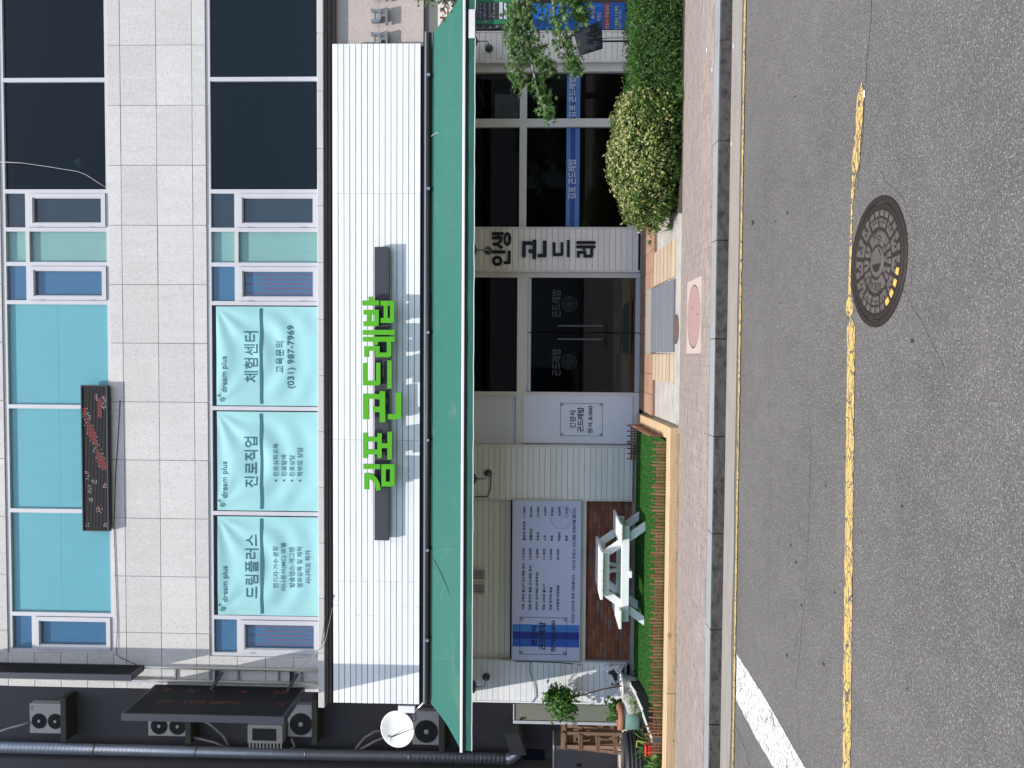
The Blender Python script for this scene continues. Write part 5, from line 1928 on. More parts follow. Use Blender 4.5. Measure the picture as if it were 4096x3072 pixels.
for i in range(1):
    ud.add([(gx0 + .02, 10.4, 0.1395), (gx1 - .02, 10.4, 0.1395), (gx1 - .02, TY - .02, 0.1395), (gx0 + .02, TY - .02, 0.1395), (gx0 + .02, 10.4, ramp_z(10.4) + .004), (gx1 - .02, 10.4, ramp_z(10.4) + .004), (gx1 - .02, TY - .02, ramp_z(TY) + .004), (gx0 + .02, TY - .02, ramp_z(TY) + .004)],
           [(0, 3, 2, 1), (4, 5, 6, 7), (0, 1, 5, 4), (1, 2, 6, 5), (2, 3, 7, 6), (3, 0, 4, 7)])
ud.build('underlay', 'crate_wood', mt)
o = piece('coir_mat', 'step_grey', None, gx0 - 0.03, gx1 + 0.02, TY + 0.0, gnd(2592, 1270, 0.2)[1], 0.199, 0.222, 0.004)
tag(o, 'rough speckled grey doormat strip at the edge of the terracotta tiles', 'doormat')

# ================================================================== TIMBER PLANTER WITH LAWN
LZ = 0.25
px_r = -0.90
pl = thing('timber_edging', 'pale sawn timber edging round the artificial lawn', 'planter edging', (-3.0, 10.0, 0.13))
jx = gnd(2690, 2804, 0.2)[0]
YP0, YP1 = 10.03, 10.27
piece('beam', 'timber', pl, -7.2, jx - 0.002, YP0, YP0 + 0.125, 0.115, LZ - 0.008, 0.008)
piece('beam', 'timber', pl, jx + 0.002, px_r, YP0, YP0 + 0.125, 0.115, LZ - 0.006, 0.008)
piece('beam', 'timber', pl, -7.2, jx - 0.25, YP0 + 0.13, YP1, 0.115, LZ - 0.004, 0.008)
piece('beam', 'timber', pl, jx - 0.246, px_r, YP0 + 0.13, YP1, 0.115, LZ - 0.003, 0.008)
b2 = MB()
b2.bar((px_r - 0.08, YP1 + 0.003, 0.18), (px_r - 0.14, 13.30, 0.195), 0.16, 0.13)
b2.build('return_beam', 'timber', pl)

lawn = MB()
LPTS = [(-1.10, 10.28), (-1.16, 13.36), (-1.95, 13.36), (-2.0, 13.45), (-5.36, 13.45), (-5.26, 13.0), (-5.06, 11.9), (-4.98, 10.9), (-4.97, 10.28)]
lawn.slab(LPTS, 0.0, LZ - 0.010)
lawn.build('lawn', 'turf_base', None, kind='structure')


def inside(x, y, poly):
    c = False
    n = len(poly)
    for i in range(n):
        x0, y0 = poly[i]
        x1, y1 = poly[(i + 1) % n]
        if (y0 > y) != (y1 > y) and x < (x1 - x0) * (y - y0) / (y1 - y0) + x0:
            c = not c
    return c


vs, fs = [], []
N = 90000
while len(fs) < N:
    x, y = random.uniform(-5.4, -1.0), random.uniform(10.28, 13.45)
    if not inside(x, y, LPTS):
        continue
    a = random.uniform(0, 6.283)
    h = random.uniform(0.008, 0.016)
    w = 0.004
    lx, ly = random.gauss(0, 0.006), random.gauss(0, 0.006)
    o_ = len(vs)
    z = LZ - 0.011
    vs += [(x - w * math.cos(a), y - w * math.sin(a), z), (x + w * math.cos(a), y + w * math.sin(a), z), (x + lx, y + ly, z + h)]
    fs.append((o_, o_ + 1, o_ + 2))
me = D.meshes.new('artificial_grass')
me.from_pydata(vs, [], fs)
me.materials.append(MATS['turf_blade'])
o = link('artificial_grass', me)
o['kind'] = 'stuff'
o['label'] = 'bright green artificial grass blades covering the lawn'
o['category'] = 'grass'

# ------------------------------------------------------------------ little picket fences
def picket_mesh(h, w=0.0205, th=0.011):
    mb = MB()
    mb.prism([[(-w / 2, 0), (w / 2, 0), (w / 2, h - 0.018), (w * 0.22, h - 0.002), (0, h), (-w * 0.22, h - 0.002), (-w / 2, h - 0.018)]], -th / 2, th / 2)
    return mb.mesh('picket', 'picket_wood')


PK_T, PK_S = picket_mesh(0.185), picket_mesh(0.13)
PK_W = 0.293


def picket_fence(label, loc, rot, group, n=7):
    t = thing('picket_fence', label, 'fence', loc, group)
    rm_ = MB()
    for z in (0.04, 0.095):
        rm_.box(0.0, PK_W - 0.012, 0.007, 0.016, z, z + 0.018)
    me = rm_.mesh('rail', 'picket_wood')
    o1 = D.objects.new('rail', me)
    COL.objects.link(o1)
    o1.parent = t
    for k in range(n):
        o1 = D.objects.new('picket', PK_T if k % 2 == 0 else PK_S)
        COL.objects.link(o1)
        o1.parent = t
        o1.location = (0.014 + k * (PK_W - 0.036) / (n - 1), 0, random.uniform(-.004, .002))
        o1.rotation_euler = (random.uniform(-.04, .04), random.uniform(-.03, .03), random.uniform(-.05, .05))
    t.rotation_euler = (random.uniform(-.03, .03), random.uniform(-.02, .02), rot)
    return t


x = px_r - 0.20
i = 0
while x > -5.15:
    picket_fence('small brown picket fence section along the front timber beam', (x - PK_W, 10.33 + random.uniform(-.008, .008), LZ - 0.01 + random.uniform(-.006, .008)), random.uniform(-.02, .02), 'picket sections on the front edge')
    x -= PK_W
    i += 1
y = 10.50
while y < 12.6:
    picket_fence('small brown picket fence section beside the entrance, on the side beam', (-1.06 - 0.02 * (y - 10.5), y, LZ + 0.005), math.pi / 2 + 0.02 + random.uniform(-.03, .03), 'picket sections on the side edge')
    y += PK_W
for k in range(2):
    picket_fence('dark picket fence section standing before the cream boards', (-1.73 + k * PK_W, 13.22, LZ - 0.01), 0.0, 'picket sections against the wall')
for k in range(2):
    picket_fence('picket fence section turning along the cement edging', (-5.10 - 0.008 * k, 10.36 + k * 0.0 + 0.04, LZ), math.pi / 2 * (0.55 + 0.35 * k), 'picket sections at the lawn corner', 6)

# ------------------------------------------------------------------ white picnic table
pt = thing('picnic_table', 'white wooden picnic table with attached benches on the lawn', 'picnic table', (-3.33, 12.25, LZ))
TZ = 0.93
for k in range(5):
    x0 = -3.70 + k * 0.147
    piece('top_board', 'table_white', pt, x0, x0 + 0.142, 12.0 + random.uniform(-.006, .006), 13.05, TZ - 0.042, TZ, 0.006)
for xs in ((-2.815, -2.535), (-4.125, -3.85)):
    for k in range(2):
        x0 = xs[0] + k * 0.142
        piece('seat_board', 'table_white', pt, x0, x0 + 0.137, 11.95 + random.uniform(-.006, .006), 13.07, 0.608, 0.648, 0.006)
for y0 in (12.10, 12.86):
    piece('seat_support', 'table_white', pt, -4.06, -2.60, y0, y0 + 0.04, 0.485, 0.6065, 0.006)
    piece('top_support', 'table_white', pt, -3.66, -3.0, y0 - 0.002, y0 + 0.038, 0.785, 0.887, 0.006)
    for s in (-1, 1):
        lg = MB()
        yl = y0 + 0.062
        lg.prism([[(-3.33 + s * 0.20, 0.886), (-3.33 + s * 0.34, 0.886), (-3.33 + s * 0.80, LZ - 0.005), (-3.33 + s * 0.66, LZ - 0.005)]], yl - 0.018, yl + 0.02)
        lg.build('leg', 'table_white', pt)
piece('centre_beam', 'table_white', pt, -3.38, -3.28, 12.08, 12.92, 0.442, 0.4845, 0.005)
for s in (-1, 1):
    br_ = MB()
    br_.bar((-3.33, 12.50 + s * 0.05, 0.51), (-3.33, 12.50 + s * 0.30, 0.875), 0.09, 0.035, (1, 0, 0))
    br_.build('brace', 'table_white', pt)

# ================================================================== PLANTED STRIP LEFT OF THE LAWN
bed = MB()
bed.slab([(-40, 10.28), (-5.1, 10.28), (-5.05, 11.7), (-5.42, 13.44), (-5.84, 13.6), (-5.84, 20.0), (-40, 20.0)], 0.0, 0.20)
bed.build('planting_bed', 'soil', None, kind='structure')
gv_ = MB()
gv_.slab([(-10.2, 14.4), (-5.9, 13.7), (-5.9, 19.9), (-10.2, 19.9)], 0.1, 0.215)
gv_.build('gravel_yard', 'gravel', None, kind='structure')
vs, fs = [], []
for _ in range(2600):
    x, y = random.uniform(-8.6, -5.9), random.uniform(13.9, 16.5)
    r_ = random.uniform(0.01, 0.028)
    o_ = len(vs)
    z = 0.215
    vs += [(x - r_, y, z), (x, y - r_, z), (x + r_, y, z), (x, y + r_, z), (x, y, z + r_ * 1.1)]
    fs += [(o_, o_ + 1, o_ + 4), (o_ + 1, o_ + 2, o_ + 4), (o_ + 2, o_ + 3, o_ + 4), (o_ + 3, o_, o_ + 4)]
me = D.meshes.new('gravel_stones')
me.from_pydata(vs, [], fs)
me.materials.append(MATS['gravel'])
o = link('gravel_stones', me)
o['kind'] = 'stuff'
# cement edging stones between lawn and bed
ed = thing('cement_edging', 'row of white topped cement edging stones between lawn and pots', 'edging', (-5.1, 11.7, 0.2))
EP = [(-5.43, 13.36), (-5.27, 12.62), (-5.13, 11.95), (-5.05, 11.2), (-5.02, 10.32)]
for a, b in zip(EP, EP[1:]):
    d = Vector((b[0] - a[0], b[1] - a[1], 0)).normalized() * 0.008
    m_ = MB()
    m_.bar((a[0] + d.x, a[1] + d.y, 0.29), (b[0] - d.x, b[1] - d.y, 0.275), 0.075, 0.18)
    m_.build('edging_stone', 'edge_side', ed)
    m_ = MB()
    m_.bar((a[0] + d.x, a[1] + d.y, 0.3835), (b[0] - d.x, b[1] - d.y, 0.3685), 0.08, 0.006)
    m_.build('edging_cap', 'edge_cement', ed)


def blades(name, mat, parent, base, n, h, spread, w, bend=0.5, rad=0.05):
    mb = MB()
    for _ in range(n):
        a = random.uniform(0, 6.283)
        r_ = random.uniform(0, rad)
        p = Vector(base) + Vector((r_ * math.cos(a), r_ * math.sin(a), 0))
        hh = h * random.uniform(0.5, 1.1)
        dirv = Vector((math.cos(a), math.sin(a), 0)) * spread * random.uniform(0.4, 1.2)
        side = Vector((-math.sin(a), math.cos(a), 0))
        q = []
        for k in range(5):
            t = k / 4
            c = p + dirv * (t ** 1.6) + Vector((0, 0, hh * (t - bend * 0.5 * t * t)))
            ww = w * (1 - t) ** 0.7 * (0.7 + 0.6 * math.sin(math.pi * t))
            q += [c - side * ww, c + side * ww]
        mb.add(q, [(2 * k, 2 * k + 1, 2 * k + 3, 2 * k + 2) for k in range(4)])
    return mb.build(name, mat, parent, fix=False)


# potted tree with a thin stem
tx, ty_ = -5.40, 12.95
pot = thing('white_pot', 'white round pot with wide rim holding the thin stemmed tree', 'plant pot', (tx, ty_, 0.2))
MB().lathe([(0.0001, 0.02), (0.12, 0.0), (0.15, 0.10), (0.175, 0.25), (0.20, 0.27), (0.205, 0.30), (0.185, 0.305), (0.17, 0.27), (0.0001, 0.26)], (tx, ty_, 0.2), n=32).build('body', 'pot_white', pot, smooth=True)
MB().lathe([(0.0001, 0.275), (0.168, 0.275)], (tx, ty_, 0.2), n=20).build('soil', 'gravel', pot)
tree = thing('potted_tree', 'small leafy tree with bare thin stem rising from the white pot', 'tree', (tx, ty_, 0.47))
cx_, cz_ = at(2222, 2805, ty_)
MB().tube([(tx, ty_, 0.46), (tx - 0.07, ty_, 0.8), (tx - 0.17, ty_ - 0.02, 1.15), (tx - 0.24, ty_, 1.36), (cx_, ty_, cz_)], [0.014, 0.012, 0.011, 0.009, 0.006], 8).build('trunk', 'bark', tree, smooth=True)
tw = MB()
tips = []
for k in range(16):
    a, e = random.uniform(0, 6.283), random.uniform(-0.6, 1.0)
    p = Vector((cx_, ty_, cz_ - 0.1))
    q = p + Vector((math.cos(a) * math.cos(e) * 0.17, math.sin(a) * math.cos(e) * 0.16, math.sin(e) * 0.2))
    tips.append(q)
    tw.tube([p, (p + q) / 2 + Vector((0, 0, 0.03)), q], [0.006, 0.004, 0.002], 5)
tw.build('twig', 'bark', tree)


def ficus():
    c = random.choice(tips)
    p = c + Vector((random.gauss(0, 0.06), random.gauss(0, 0.06), random.gauss(0.0, 0.08)))
    return p, (p - Vector((cx_, ty_, cz_ - 0.05))) * 3 + Vector((0, -.3, 0.6))


leaf_cloud('crown', 'ficus_leaf', tree, 1100, ficus, 0.085, OVAL, 0.45)

rk = thing('garden_rock', 'grey weathered boulder between the pots and cement edging', 'rock', (-5.42, 12.40, 0.2))
import bmesh
bm = bmesh.new()
bmesh.ops.create_icosphere(bm, subdivisions=4, radius=1.0)
for v in bm.verts:
    n_ = noise.noise(v.co * 1.3 + Vector((3, 1, 0))) * 0.30 + noise.noise(v.co * 4) * 0.08
    v.co *= 1 + n_
    v.co = Vector((v.co.x * 0.19, v.co.y * 0.15, v.co.z * 0.17))
    q_ = 0.05
    v.co.z = max(v.co.z, -0.12)
me = D.meshes.new('boulder')
bm.to_mesh(me)
bm.free()
me.materials.append(MATS['rock'])
link('boulder', me, rk, (-5.42, 12.40, 0.34))
tp = thing('teal_pot', 'teal glazed pot with clay rim and grassy plant', 'plant pot', (-5.77, 12.62, 0.2))
MB().lathe([(0.0001, 0.0), (0.17, 0.0), (0.20, 0.08), (0.205, 0.22), (0.185, 0.29)], (-5.77, 12.62, 0.2), n=28).build('body', 'pot_teal', tp, smooth=True)
MB().lathe([(0.186, 0.288), (0.205, 0.31), (0.20, 0.38), (0.17, 0.39), (0.165, 0.34), (0.0001, 0.33)], (-5.77, 12.62, 0.2), n=28).build('rim', 'pot_clay', tp, smooth=True)
gp = thing('pot_plant', 'arching grassy plant growing out of the teal pot', 'plant', (-5.77, 12.62, 0.53))
blades('leaves', 'weed_leaf', gp, (-5.77, 12.62, 0.53), 26, 0.42, 0.22, 0.008, 0.6, 0.1)
wb = thing('white_box', 'small white box leaning between white and teal pots', 'box', (-5.62, 12.60, 0.2))
piece('box_body', 'pot_white', wb, -5.72, -5.56, 12.72, 12.84, 0.2, 0.46, 0.012)
piece('box_lid', 'sticker_white', wb, -5.73, -5.55, 12.71, 12.85, 0.461, 0.485, 0.006)
dk = thing('dark_leaf_plant', 'dark leaved low plant behind the white box', 'plant', (-5.78, 12.95, 0.2))
leaf_cloud('crown', 'hedge_leaf', dk, 160, lambda: (Vector((-5.76 + random.gauss(0, .07), 12.95 + random.gauss(0, .06), 0.55 + random.gauss(0, .09))), (0, 0, 1)), 0.12, OVAL, 0.3)
MB().tube([(-5.76, 12.95, 0.2), (-5.76, 12.95, 0.6)], 0.008, 6).build('stem', 'bark', dk)
# folded cow-print cloth on a stool, against the sunny boards
ck = thing('cloth_bundle', 'black and white patterned cloth hung low on the sunlit boards', 'cloth', (-5.35, 13.28, 0.42))
t_ = NT('cow_print')
t_.set(t_.mix(t_.ramp(t_.noise(7.0, 2.0), [(0.49, 0.0), (0.51, 1.0)]), (0.62, 0.62, 0.63), (0.03, 0.032, 0.038)), 0.9)
mb = MB()
N = 20
x0_, z0_ = at(2490, 2740, 13.25)
x1_, z1_ = at(2436, 2660, 13.25)
vs = [(x0_ + (x1_ - x0_) * i / N, 13.26 - 0.03 * abs(noise.noise((i * .3, j * .25, 2))) - 0.02 * j / N, 0.42 + (0.30) * j / N) for i in range(N + 1) for j in range(N + 1)]
mb.add(vs, [(i * (N + 1) + j, (i + 1) * (N + 1) + j, (i + 1) * (N + 1) + j + 1, i * (N + 1) + j + 1) for i in range(N) for j in range(N)])
mb.build('cloth', 'cow_print', ck, smooth=True)

# black ribbed tyre planter with weeds
ty2 = thing('tyre_planter', 'big black ribbed tyre lying among weeds by the planter end', 'tyre', (-6.15, 11.9, 0.2))
prof = [(0.34, 0.0), (0.42, 0.0)]
for k in range(6):
    z = 0.02 + k * 0.055
    b = 0.43 + 0.03 * math.sin(math.pi * (k + 0.5) / 6)
    prof += [(b, z), (b + 0.012, z + 0.012), (b + 0.012, z + 0.034), (b, z + 0.045)]
prof += [(0.42, 0.36), (0.34, 0.37), (0.31, 0.33), (0.30, 0.1), (0.34, 0.0)]
MB().lathe(prof, (-6.15, 11.9, 0.2), n=48).build('tread', 'rubber', ty2, smooth=False)
MB().lathe([(0.0001, 0.28), (0.31, 0.28)], (-6.15, 11.9, 0.2), n=24).build('soil', 'soil', ty2)
rb = thing('red_box', 'small bright red plastic box lying in the weeds', 'box', (-5.46, 10.95, 0.25))
piece('box_body', 'red_plastic', rb, -5.55, -5.40, 10.92, 11.02, 0.26, 0.345, 0.012)
piece('box_lid', 'red_plastic', rb, -5.555, -5.395, 10.915, 11.025, 0.346, 0.372, 0.008)
yf = thing('yellow_frame', 'yellowish plastic frame leaning on the black tyre', 'plastic frame', (-5.72, 11.7, 0.2))
mb = MB()
for a, b in (((-5.80, 11.6, 0.27), (-5.66, 11.56, 0.27)), ((-5.66, 11.56, 0.27), (-5.66, 11.60, 0.40)), ((-5.66, 11.60, 0.40), (-5.80, 11.64, 0.40)), ((-5.80, 11.64, 0.40), (-5.80, 11.6, 0.27))):
    mb.tube([a, b], 0.009, 6)
mb.build('frame', 'yellow_plastic', yf)
for i, (x, y, n, h, s) in enumerate(((-5.35, 10.55, 60, 0.22, 0.13), (-5.62, 10.75, 60, 0.32, 0.18), (-5.9, 10.9, 60, 0.36, 0.2), (-5.25, 11.3, 26, 0.2, 0.1), (-5.6, 11.3, 34, 0.42, 0.2), (-6.3, 11.2, 40, 0.5, 0.25))):
    w_ = thing('weed_clump', 'clump of long bladed weeds round the black tyre and red box', 'weeds', (x, y, 0.2), 'weed clumps by the tyre')
    blades('leaves', 'weed_leaf', w_, (x, y, 0.2), n, h, s, 0.009, 0.7, 0.12)
for i, (x, y) in enumerate(((-5.22, 11.75), (-5.33, 12.1))):
    w_ = thing('weed_clump', 'fresh green weeds sprouting along the cement edging', 'weeds', (x, y, 0.3), 'weeds at the cement edging')
    leaf_cloud('leaves', 'weed_leaf', w_, 120, lambda: (Vector((x + random.gauss(0, .05), y + random.gauss(0, .12), 0.40 + random.gauss(0, .04))), (0, 0, 1)), 0.06, NEEDLE)

# open sheet-metal gate leaf beside the corner
Yg_ = 13.62
gt = thing('gate_leaf', 'olive grey sheet metal gate leaf with aluminium edge beside the corner', 'gate', (-6.2, Yg_, 0.2))
gx0_, gx1_ = at(2250, 2884, Yg_)[0], at(2250, 2818, Yg_)[0]
gz1 = at(2053, 2850, Yg_)[1]
piece('sheet', 'panel_olive', gt, gx0_, gx1_, Yg_, Yg_ + 0.012, 0.22, gz1 - 0.02, 0.002)
piece('stile', 'alu_edge', gt, gx0_ - 0.055, gx0_ - 0.001, Yg_ - 0.02, Yg_ + 0.03, 0.2, gz1, 0.004)
piece('top_rail', 'alu_edge', gt, gx0_ + 0.001, gx1_, Yg_ - 0.015, Yg_ + 0.025, gz1 - 0.019, gz1, 0.003)
piece('latch', 'galvanised', gt, gx0_ - 0.045, gx0_ - 0.012, Yg_ - 0.035, Yg_ - 0.021, 1.2, 1.27, 0.003)
piece('hinge', 'dark_metal', gt, gx0_ + 0.01, gx0_ + 0.05, Yg_ - 0.03, Yg_ - 0.016, gz1 - 0.17, gz1 - 0.11, 0.003)
# wooden frames leaning in the yard, and a grey cabinet
wf = thing('wooden_frame', 'old brown wooden frames leaning in the yard behind the gate', 'wooden frame', (-7.3, 15.6, 0.215))
fxa, fxb = at(2350, 2990, 15.6)[0], at(2350, 2896, 15.6)[0]
zt_ = at(2250, 2940, 15.6)[1]
for (xa, xb2, dy) in ((fxa, fxb, 0.0), (fxa + 0.05, fxb - 0.1, -0.12)):
    for x in (xa, xb2 - 0.06):
        m_ = MB()
        m_.bar((x + 0.03 + (0.12 if dy else 0), 15.6 + dy - 0.25, 0.215), (x + 0.03, 15.6 + dy, zt_), 0.06, 0.04, (0, 1, 0))
        m_.build('post', 'crate_wood', wf)
    for k in range(4):
        z = 0.3 + (zt_ - 0.35) * k / 3
        piece('cross_plank', 'crate_wood', wf, xa, xb2, 15.55 + dy - 0.25 * (1 - z / zt_), 15.58 + dy - 0.25 * (1 - z / zt_), z, z + 0.08, 0.003)
piece('back_board', 'crate_wood', wf, fxa + 0.02, fxb, 15.62, 15.64, 0.22, zt_ - 0.05, 0.003)
cb = thing('grey_cabinet', 'plain grey metal cabinet standing in the shaded yard', 'cabinet', (-8.6, 16.0, 0.2))
ccx1 = at(2350, 2985, 16.0)[0]
cz1 = at(2217, 3030, 16.0)[1]
piece('cabinet_body', 'cabinet_grey', cb, ccx1 - 1.0, ccx1, 16.0, 16.6, 0.2, cz1, 0.008)
piece('cabinet_top', 'alu_edge', cb, ccx1 - 1.01, ccx1 + 0.01, 15.98, 16.62, cz1 + 0.001, cz1 + 0.022, 0.004)
piece('handle', 'dark_metal', cb, ccx1 - 0.42, ccx1 - 0.36, 15.975, 15.999, 0.95, 1.05, 0.004)

# ================================================================== ALLEY
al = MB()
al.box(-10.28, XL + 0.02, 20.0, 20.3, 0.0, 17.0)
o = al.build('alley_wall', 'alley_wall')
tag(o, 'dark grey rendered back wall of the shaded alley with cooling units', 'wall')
nb = thing('shading_neighbour', 'tall, mostly unseen grey building beside the spiral duct, shading the alley', 'building', (-14.0, 16.0, 0.0))  # mostly out of view; added this tall to keep the alley wall shaded
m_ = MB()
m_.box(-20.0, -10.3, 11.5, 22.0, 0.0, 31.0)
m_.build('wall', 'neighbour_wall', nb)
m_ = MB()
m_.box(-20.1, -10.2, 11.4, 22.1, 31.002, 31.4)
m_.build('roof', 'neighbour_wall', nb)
for k in range(9):
    piece('window', 'navy_film', nb, -18.5, -12.0, 11.46, 11.4995, 3.2 + k * 3.1, 4.9 + k * 3.1, 0.004)


ob = thing('opposite_building', 'shaded building across the road, mirrored in the shop glass', 'building', (0, -10.0, 0.0))
m_ = MB()
m_.box(-30, 30, -16.0, -10.0, 0.0, 6.6)
m_.build('wall', 'shaded_plaster', ob)
m_ = MB()
m_.box(-30.2, 30.2, -16.2, -9.8, 6.602, 7.0)
m_.build('roof', 'olive_concrete', ob)
for k in range(14):
    for zz in (0.3, 4.2):
        if (k + int(zz)) % 4 != 3:
            piece('window', 'navy_film', ob, -28 + k * 4.1, -25.2 + k * 4.1, -9.998, -9.95, zz, zz + (2.6 if zz < 1 else 1.7), 0.01)


def ac_unit(label, u0, u1, v0, v1, fans, brand, bmat, Y=19.75):
    xa, xb2 = at((u0 + u1) / 2, v0, Y)[0], at((u0 + u1) / 2, v1, Y)[0]
    za, zb2 = at(u1, (v0 + v1) / 2, Y)[1], at(u0, (v0 + v1) / 2, Y)[1]
    t = thing('cooling_unit', label, 'air conditioner', ((xa + xb2) / 2, Y, za), 'cooling units in the alley')
    piece('body', 'ac_white', t, xa, xb2, Y, 20.0 - 0.03, za, zb2, 0.012)
    w_, h_ = xb2 - xa, zb2 - za
    r_ = min(w_ * 0.36, h_ * 0.42) if fans == 1 else min(w_ * 0.34, h_ * 0.21)
    cs_ = [(xa + w_ * 0.40, za + h_ * 0.48)] if fans == 1 else [(xa + w_ * 0.42, za + h_ * 0.26), (xa + w_ * 0.42, za + h_ * 0.72)]
    for cx2, cz2 in cs_:
        f = part('fan', t)
        MB().lathe([(0.0001, 0.004), (r_, 0.004), (r_ * 1.04, 0.0)], (cx2, Y, cz2), (0, -1, 0), 28).build('fan_opening', 'ac_dark', f)
        g_ = MB()
        for k in range(20):
            a = k * 2 * math.pi / 20
            g_.bar((cx2 + r_ * .2 * math.cos(a), Y - 0.012, cz2 + r_ * .2 * math.sin(a)), (cx2 + r_ * math.cos(a), Y - 0.012, cz2 + r_ * math.sin(a)), 0.005, 0.005, (0, 1, 0))
        for q_ in (0.45, 0.72, 1.0):
            n = 28
            g_.tube([(cx2 + r_ * q_ * math.cos(k * 2 * math.pi / n), Y - 0.012, cz2 + r_ * q_ * math.sin(k * 2 * math.pi / n)) for k in range(n + 1)], 0.0035, 4, cap=False)
        g_.build('grille', 'ac_dark', f)
        MB().lathe([(0.0001, 0.03), (r_ * 0.2, 0.026), (r_ * 0.22, 0.006)], (cx2, Y, cz2), (0, -1, 0), 16).build('hub', 'ac_white', f)
    uv, fs_ = text_mesh(brand, 0.02)
    tm = MB()
    bw_, bh_ = w_ * 0.16, 0.05 if fans == 1 else 0.06
    tm.add([(xb2 - w_ * 0.22 + p * bw_, Y - 0.003, zb2 - 0.10 + q * bh_) for p, q in uv], fs_)
    tm.build('lettering', bmat, t, fix=False)
    sh = thing('wall_shelf', 'olive concrete shelf under the cooling unit: ' + label.split(' unit ')[-1], 'shelf', ((xa + xb2) / 2, 19.9, za - 0.15), 'alley shelves')
    piece('slab', 'olive_concrete', sh, xa - 0.10, xb2 + 0.25, 19.55, 19.999, za - 0.16, za - 0.012, 0.01)
    for x in (xa + 0.05, xb2 - 0.09):
        piece('foot_rail', 'galvanised', sh, x, x + 0.04, 19.6, 19.95, za - 0.0115, za - 0.0005, 0.001)
    return xa, xb2, za, zb2


ac_unit('two-fan cooling unit on the topmost alley shelf', 118, 258, 2934, 2816, 2, 'LG', 'ac_red')
ac_unit('two-fan cooling unit half hidden behind the blade sign', 592, 752, 2945, 2850, 2, 'W', 'ac_blue')
ac_unit('single-fan cooling unit below the blade sign', 1150, 1253, 2948, 2820, 1, 'O', 'ac_blue')
ac_unit('single-fan cooling unit behind the satellite dish', 1650, 1757, 2980, 2845, 1, 'O', 'ac_blue')
# angled cooling unit with slatted side
xa, za = at(1130, 2995, 19.5)
xb2, zb2 = at(990, 2900, 19.5)
ag = thing('angled_unit', 'pale slatted exhaust unit mounted askew next to the spiral duct', 'air conditioner', ((xa + xb2) / 2, 19.5, za))
piece('body', 'ac_white', ag, xa + 0.12, xb2, 19.5, 19.97, za, zb2, 0.01)
piece('top_grille', 'ac_dark', ag, xa + 0.2, xb2 - 0.08, 19.485, 19.499, za + 0.16, zb2 - 0.12, 0.004)
for k in range(10):
    piece('slat', 'ac_white', ag, xa, xa + 0.119, 19.5, 19.52, za + 0.02 + k * (zb2 - za) / 10, za + 0.06 + k * (zb2 - za) / 10, 0.003)
for z in (za + 0.001, zb2 - 0.03):
    pass

# cooling hoses
for i, pts in enumerate(([(0, 2925), (40, 2912), (80, 2902), (118, 2890)], [(735, 2865), (800, 2872), (850, 2905), (895, 2945), (915, 2985)], [(760, 2945), (800, 2955), (860, 2970), (905, 2990)], [(1165, 2955), (1180, 2985), (1150, 3000)], [(1420, 2998), (1460, 2950), (1500, 2925), (1535, 2925)], [(1440, 2998), (1500, 2965), (1560, 2940), (1640, 2915)])):
    m_ = MB()
    m_.tube([(at(u, v, 19.7)[0], 19.7, at(u, v, 19.7)[1]) for u, v in pts], 0.03, 8)
    o = m_.build('coolant_hose', 'hose_grey', None, smooth=True)
    tag(o, ['hose leaving the topmost two-fan unit', 'long hose curving down from the half hidden two-fan unit', 'short hose under the half hidden two-fan unit', 'hose hanging under the unit below the blade sign', 'upper hose running behind the satellite dish', 'lower hose running behind the satellite dish'][i], 'hose', 'coolant hoses')

# spiral duct on the far wall
dc_ = thing('spiral_duct', 'bluish galvanised spiral duct running up the alley wall', 'duct', (-10.0, 19.55, 3.0))
dX, _ = at(1000, 3012, 19.55)
zb_d = at(2025, 3020, 19.55)[1]
MB().tube([(dX, 19.55, zb_d), (dX, 19.55, 17.0)], 0.135, 24).build('pipe', 'duct_metal', dc_, smooth=True)
ri_ = MB()
z = zb_d + 0.1
while z < 16.9:
    ri_.lathe([(0.1345, -0.006), (0.1385, 0.0), (0.1345, 0.006)], (dX, 19.55, z), n=24)
    z += 0.105
ri_.build('spiral_seam', 'duct_metal', dc_, kind='stuff')
for z in (5.0, 7.6, 10.4, 13.0):
    MB().lathe([(0.137, 0.0), (0.148, 0.004), (0.148, 0.05), (0.137, 0.054)], (dX, 19.55, z), n=24).build('collar', 'galvanised', dc_, smooth=True)
MB().tube([(dX, 19.55, zb_d), (dX + 0.02, 19.55, zb_d - 0.12), (dX + 0.10, 19.55, zb_d - 0.24), (dX + 0.26, 19.55, zb_d - 0.30)], 0.135, 20).build('elbow', 'duct_metal', dc_, smooth=True)
ex = thing('exhaust_hood', 'grey sheet metal exhaust hood at the foot of the spiral duct', 'exhaust hood', (dX + 0.5, 19.55, 2.3))
hx0 = dX + 0.2
hz = zb_d - 0.30
m_ = MB()
m_.add([(hx0, 19.35, hz - 0.2), (hx0, 19.75, hz - 0.2), (hx0, 19.75, hz + 0.2), (hx0, 19.35, hz + 0.2), (hx0 + 0.65, 19.1, hz - 0.02), (hx0 + 0.65, 19.9, hz - 0.02), (hx0 + 0.65, 19.9, hz + 0.32), (hx0 + 0.65, 19.1, hz + 0.32)],
       [(0, 1, 2, 3), (4, 7, 6, 5), (0, 4, 5, 1), (3, 2, 6, 7), (0, 3, 7, 4), (1, 5, 6, 2)])
m_.build('hood_body', 'galvanised', ex)
wd = thing('alley_window', 'small dark window low in the alley wall', 'window', (dX + 0.1, 19.98, 1.5))
wz0, wz1 = at(2172, 3030, 19.98)[1], at(2095, 3030, 19.98)[1]
piece('pane', 'navy_film', wd, at(2130, 3048, 19.98)[0], at(2130, 3002, 19.98)[0], 19.975, 19.999, wz0, wz1, 0.003)
f_ = MB()
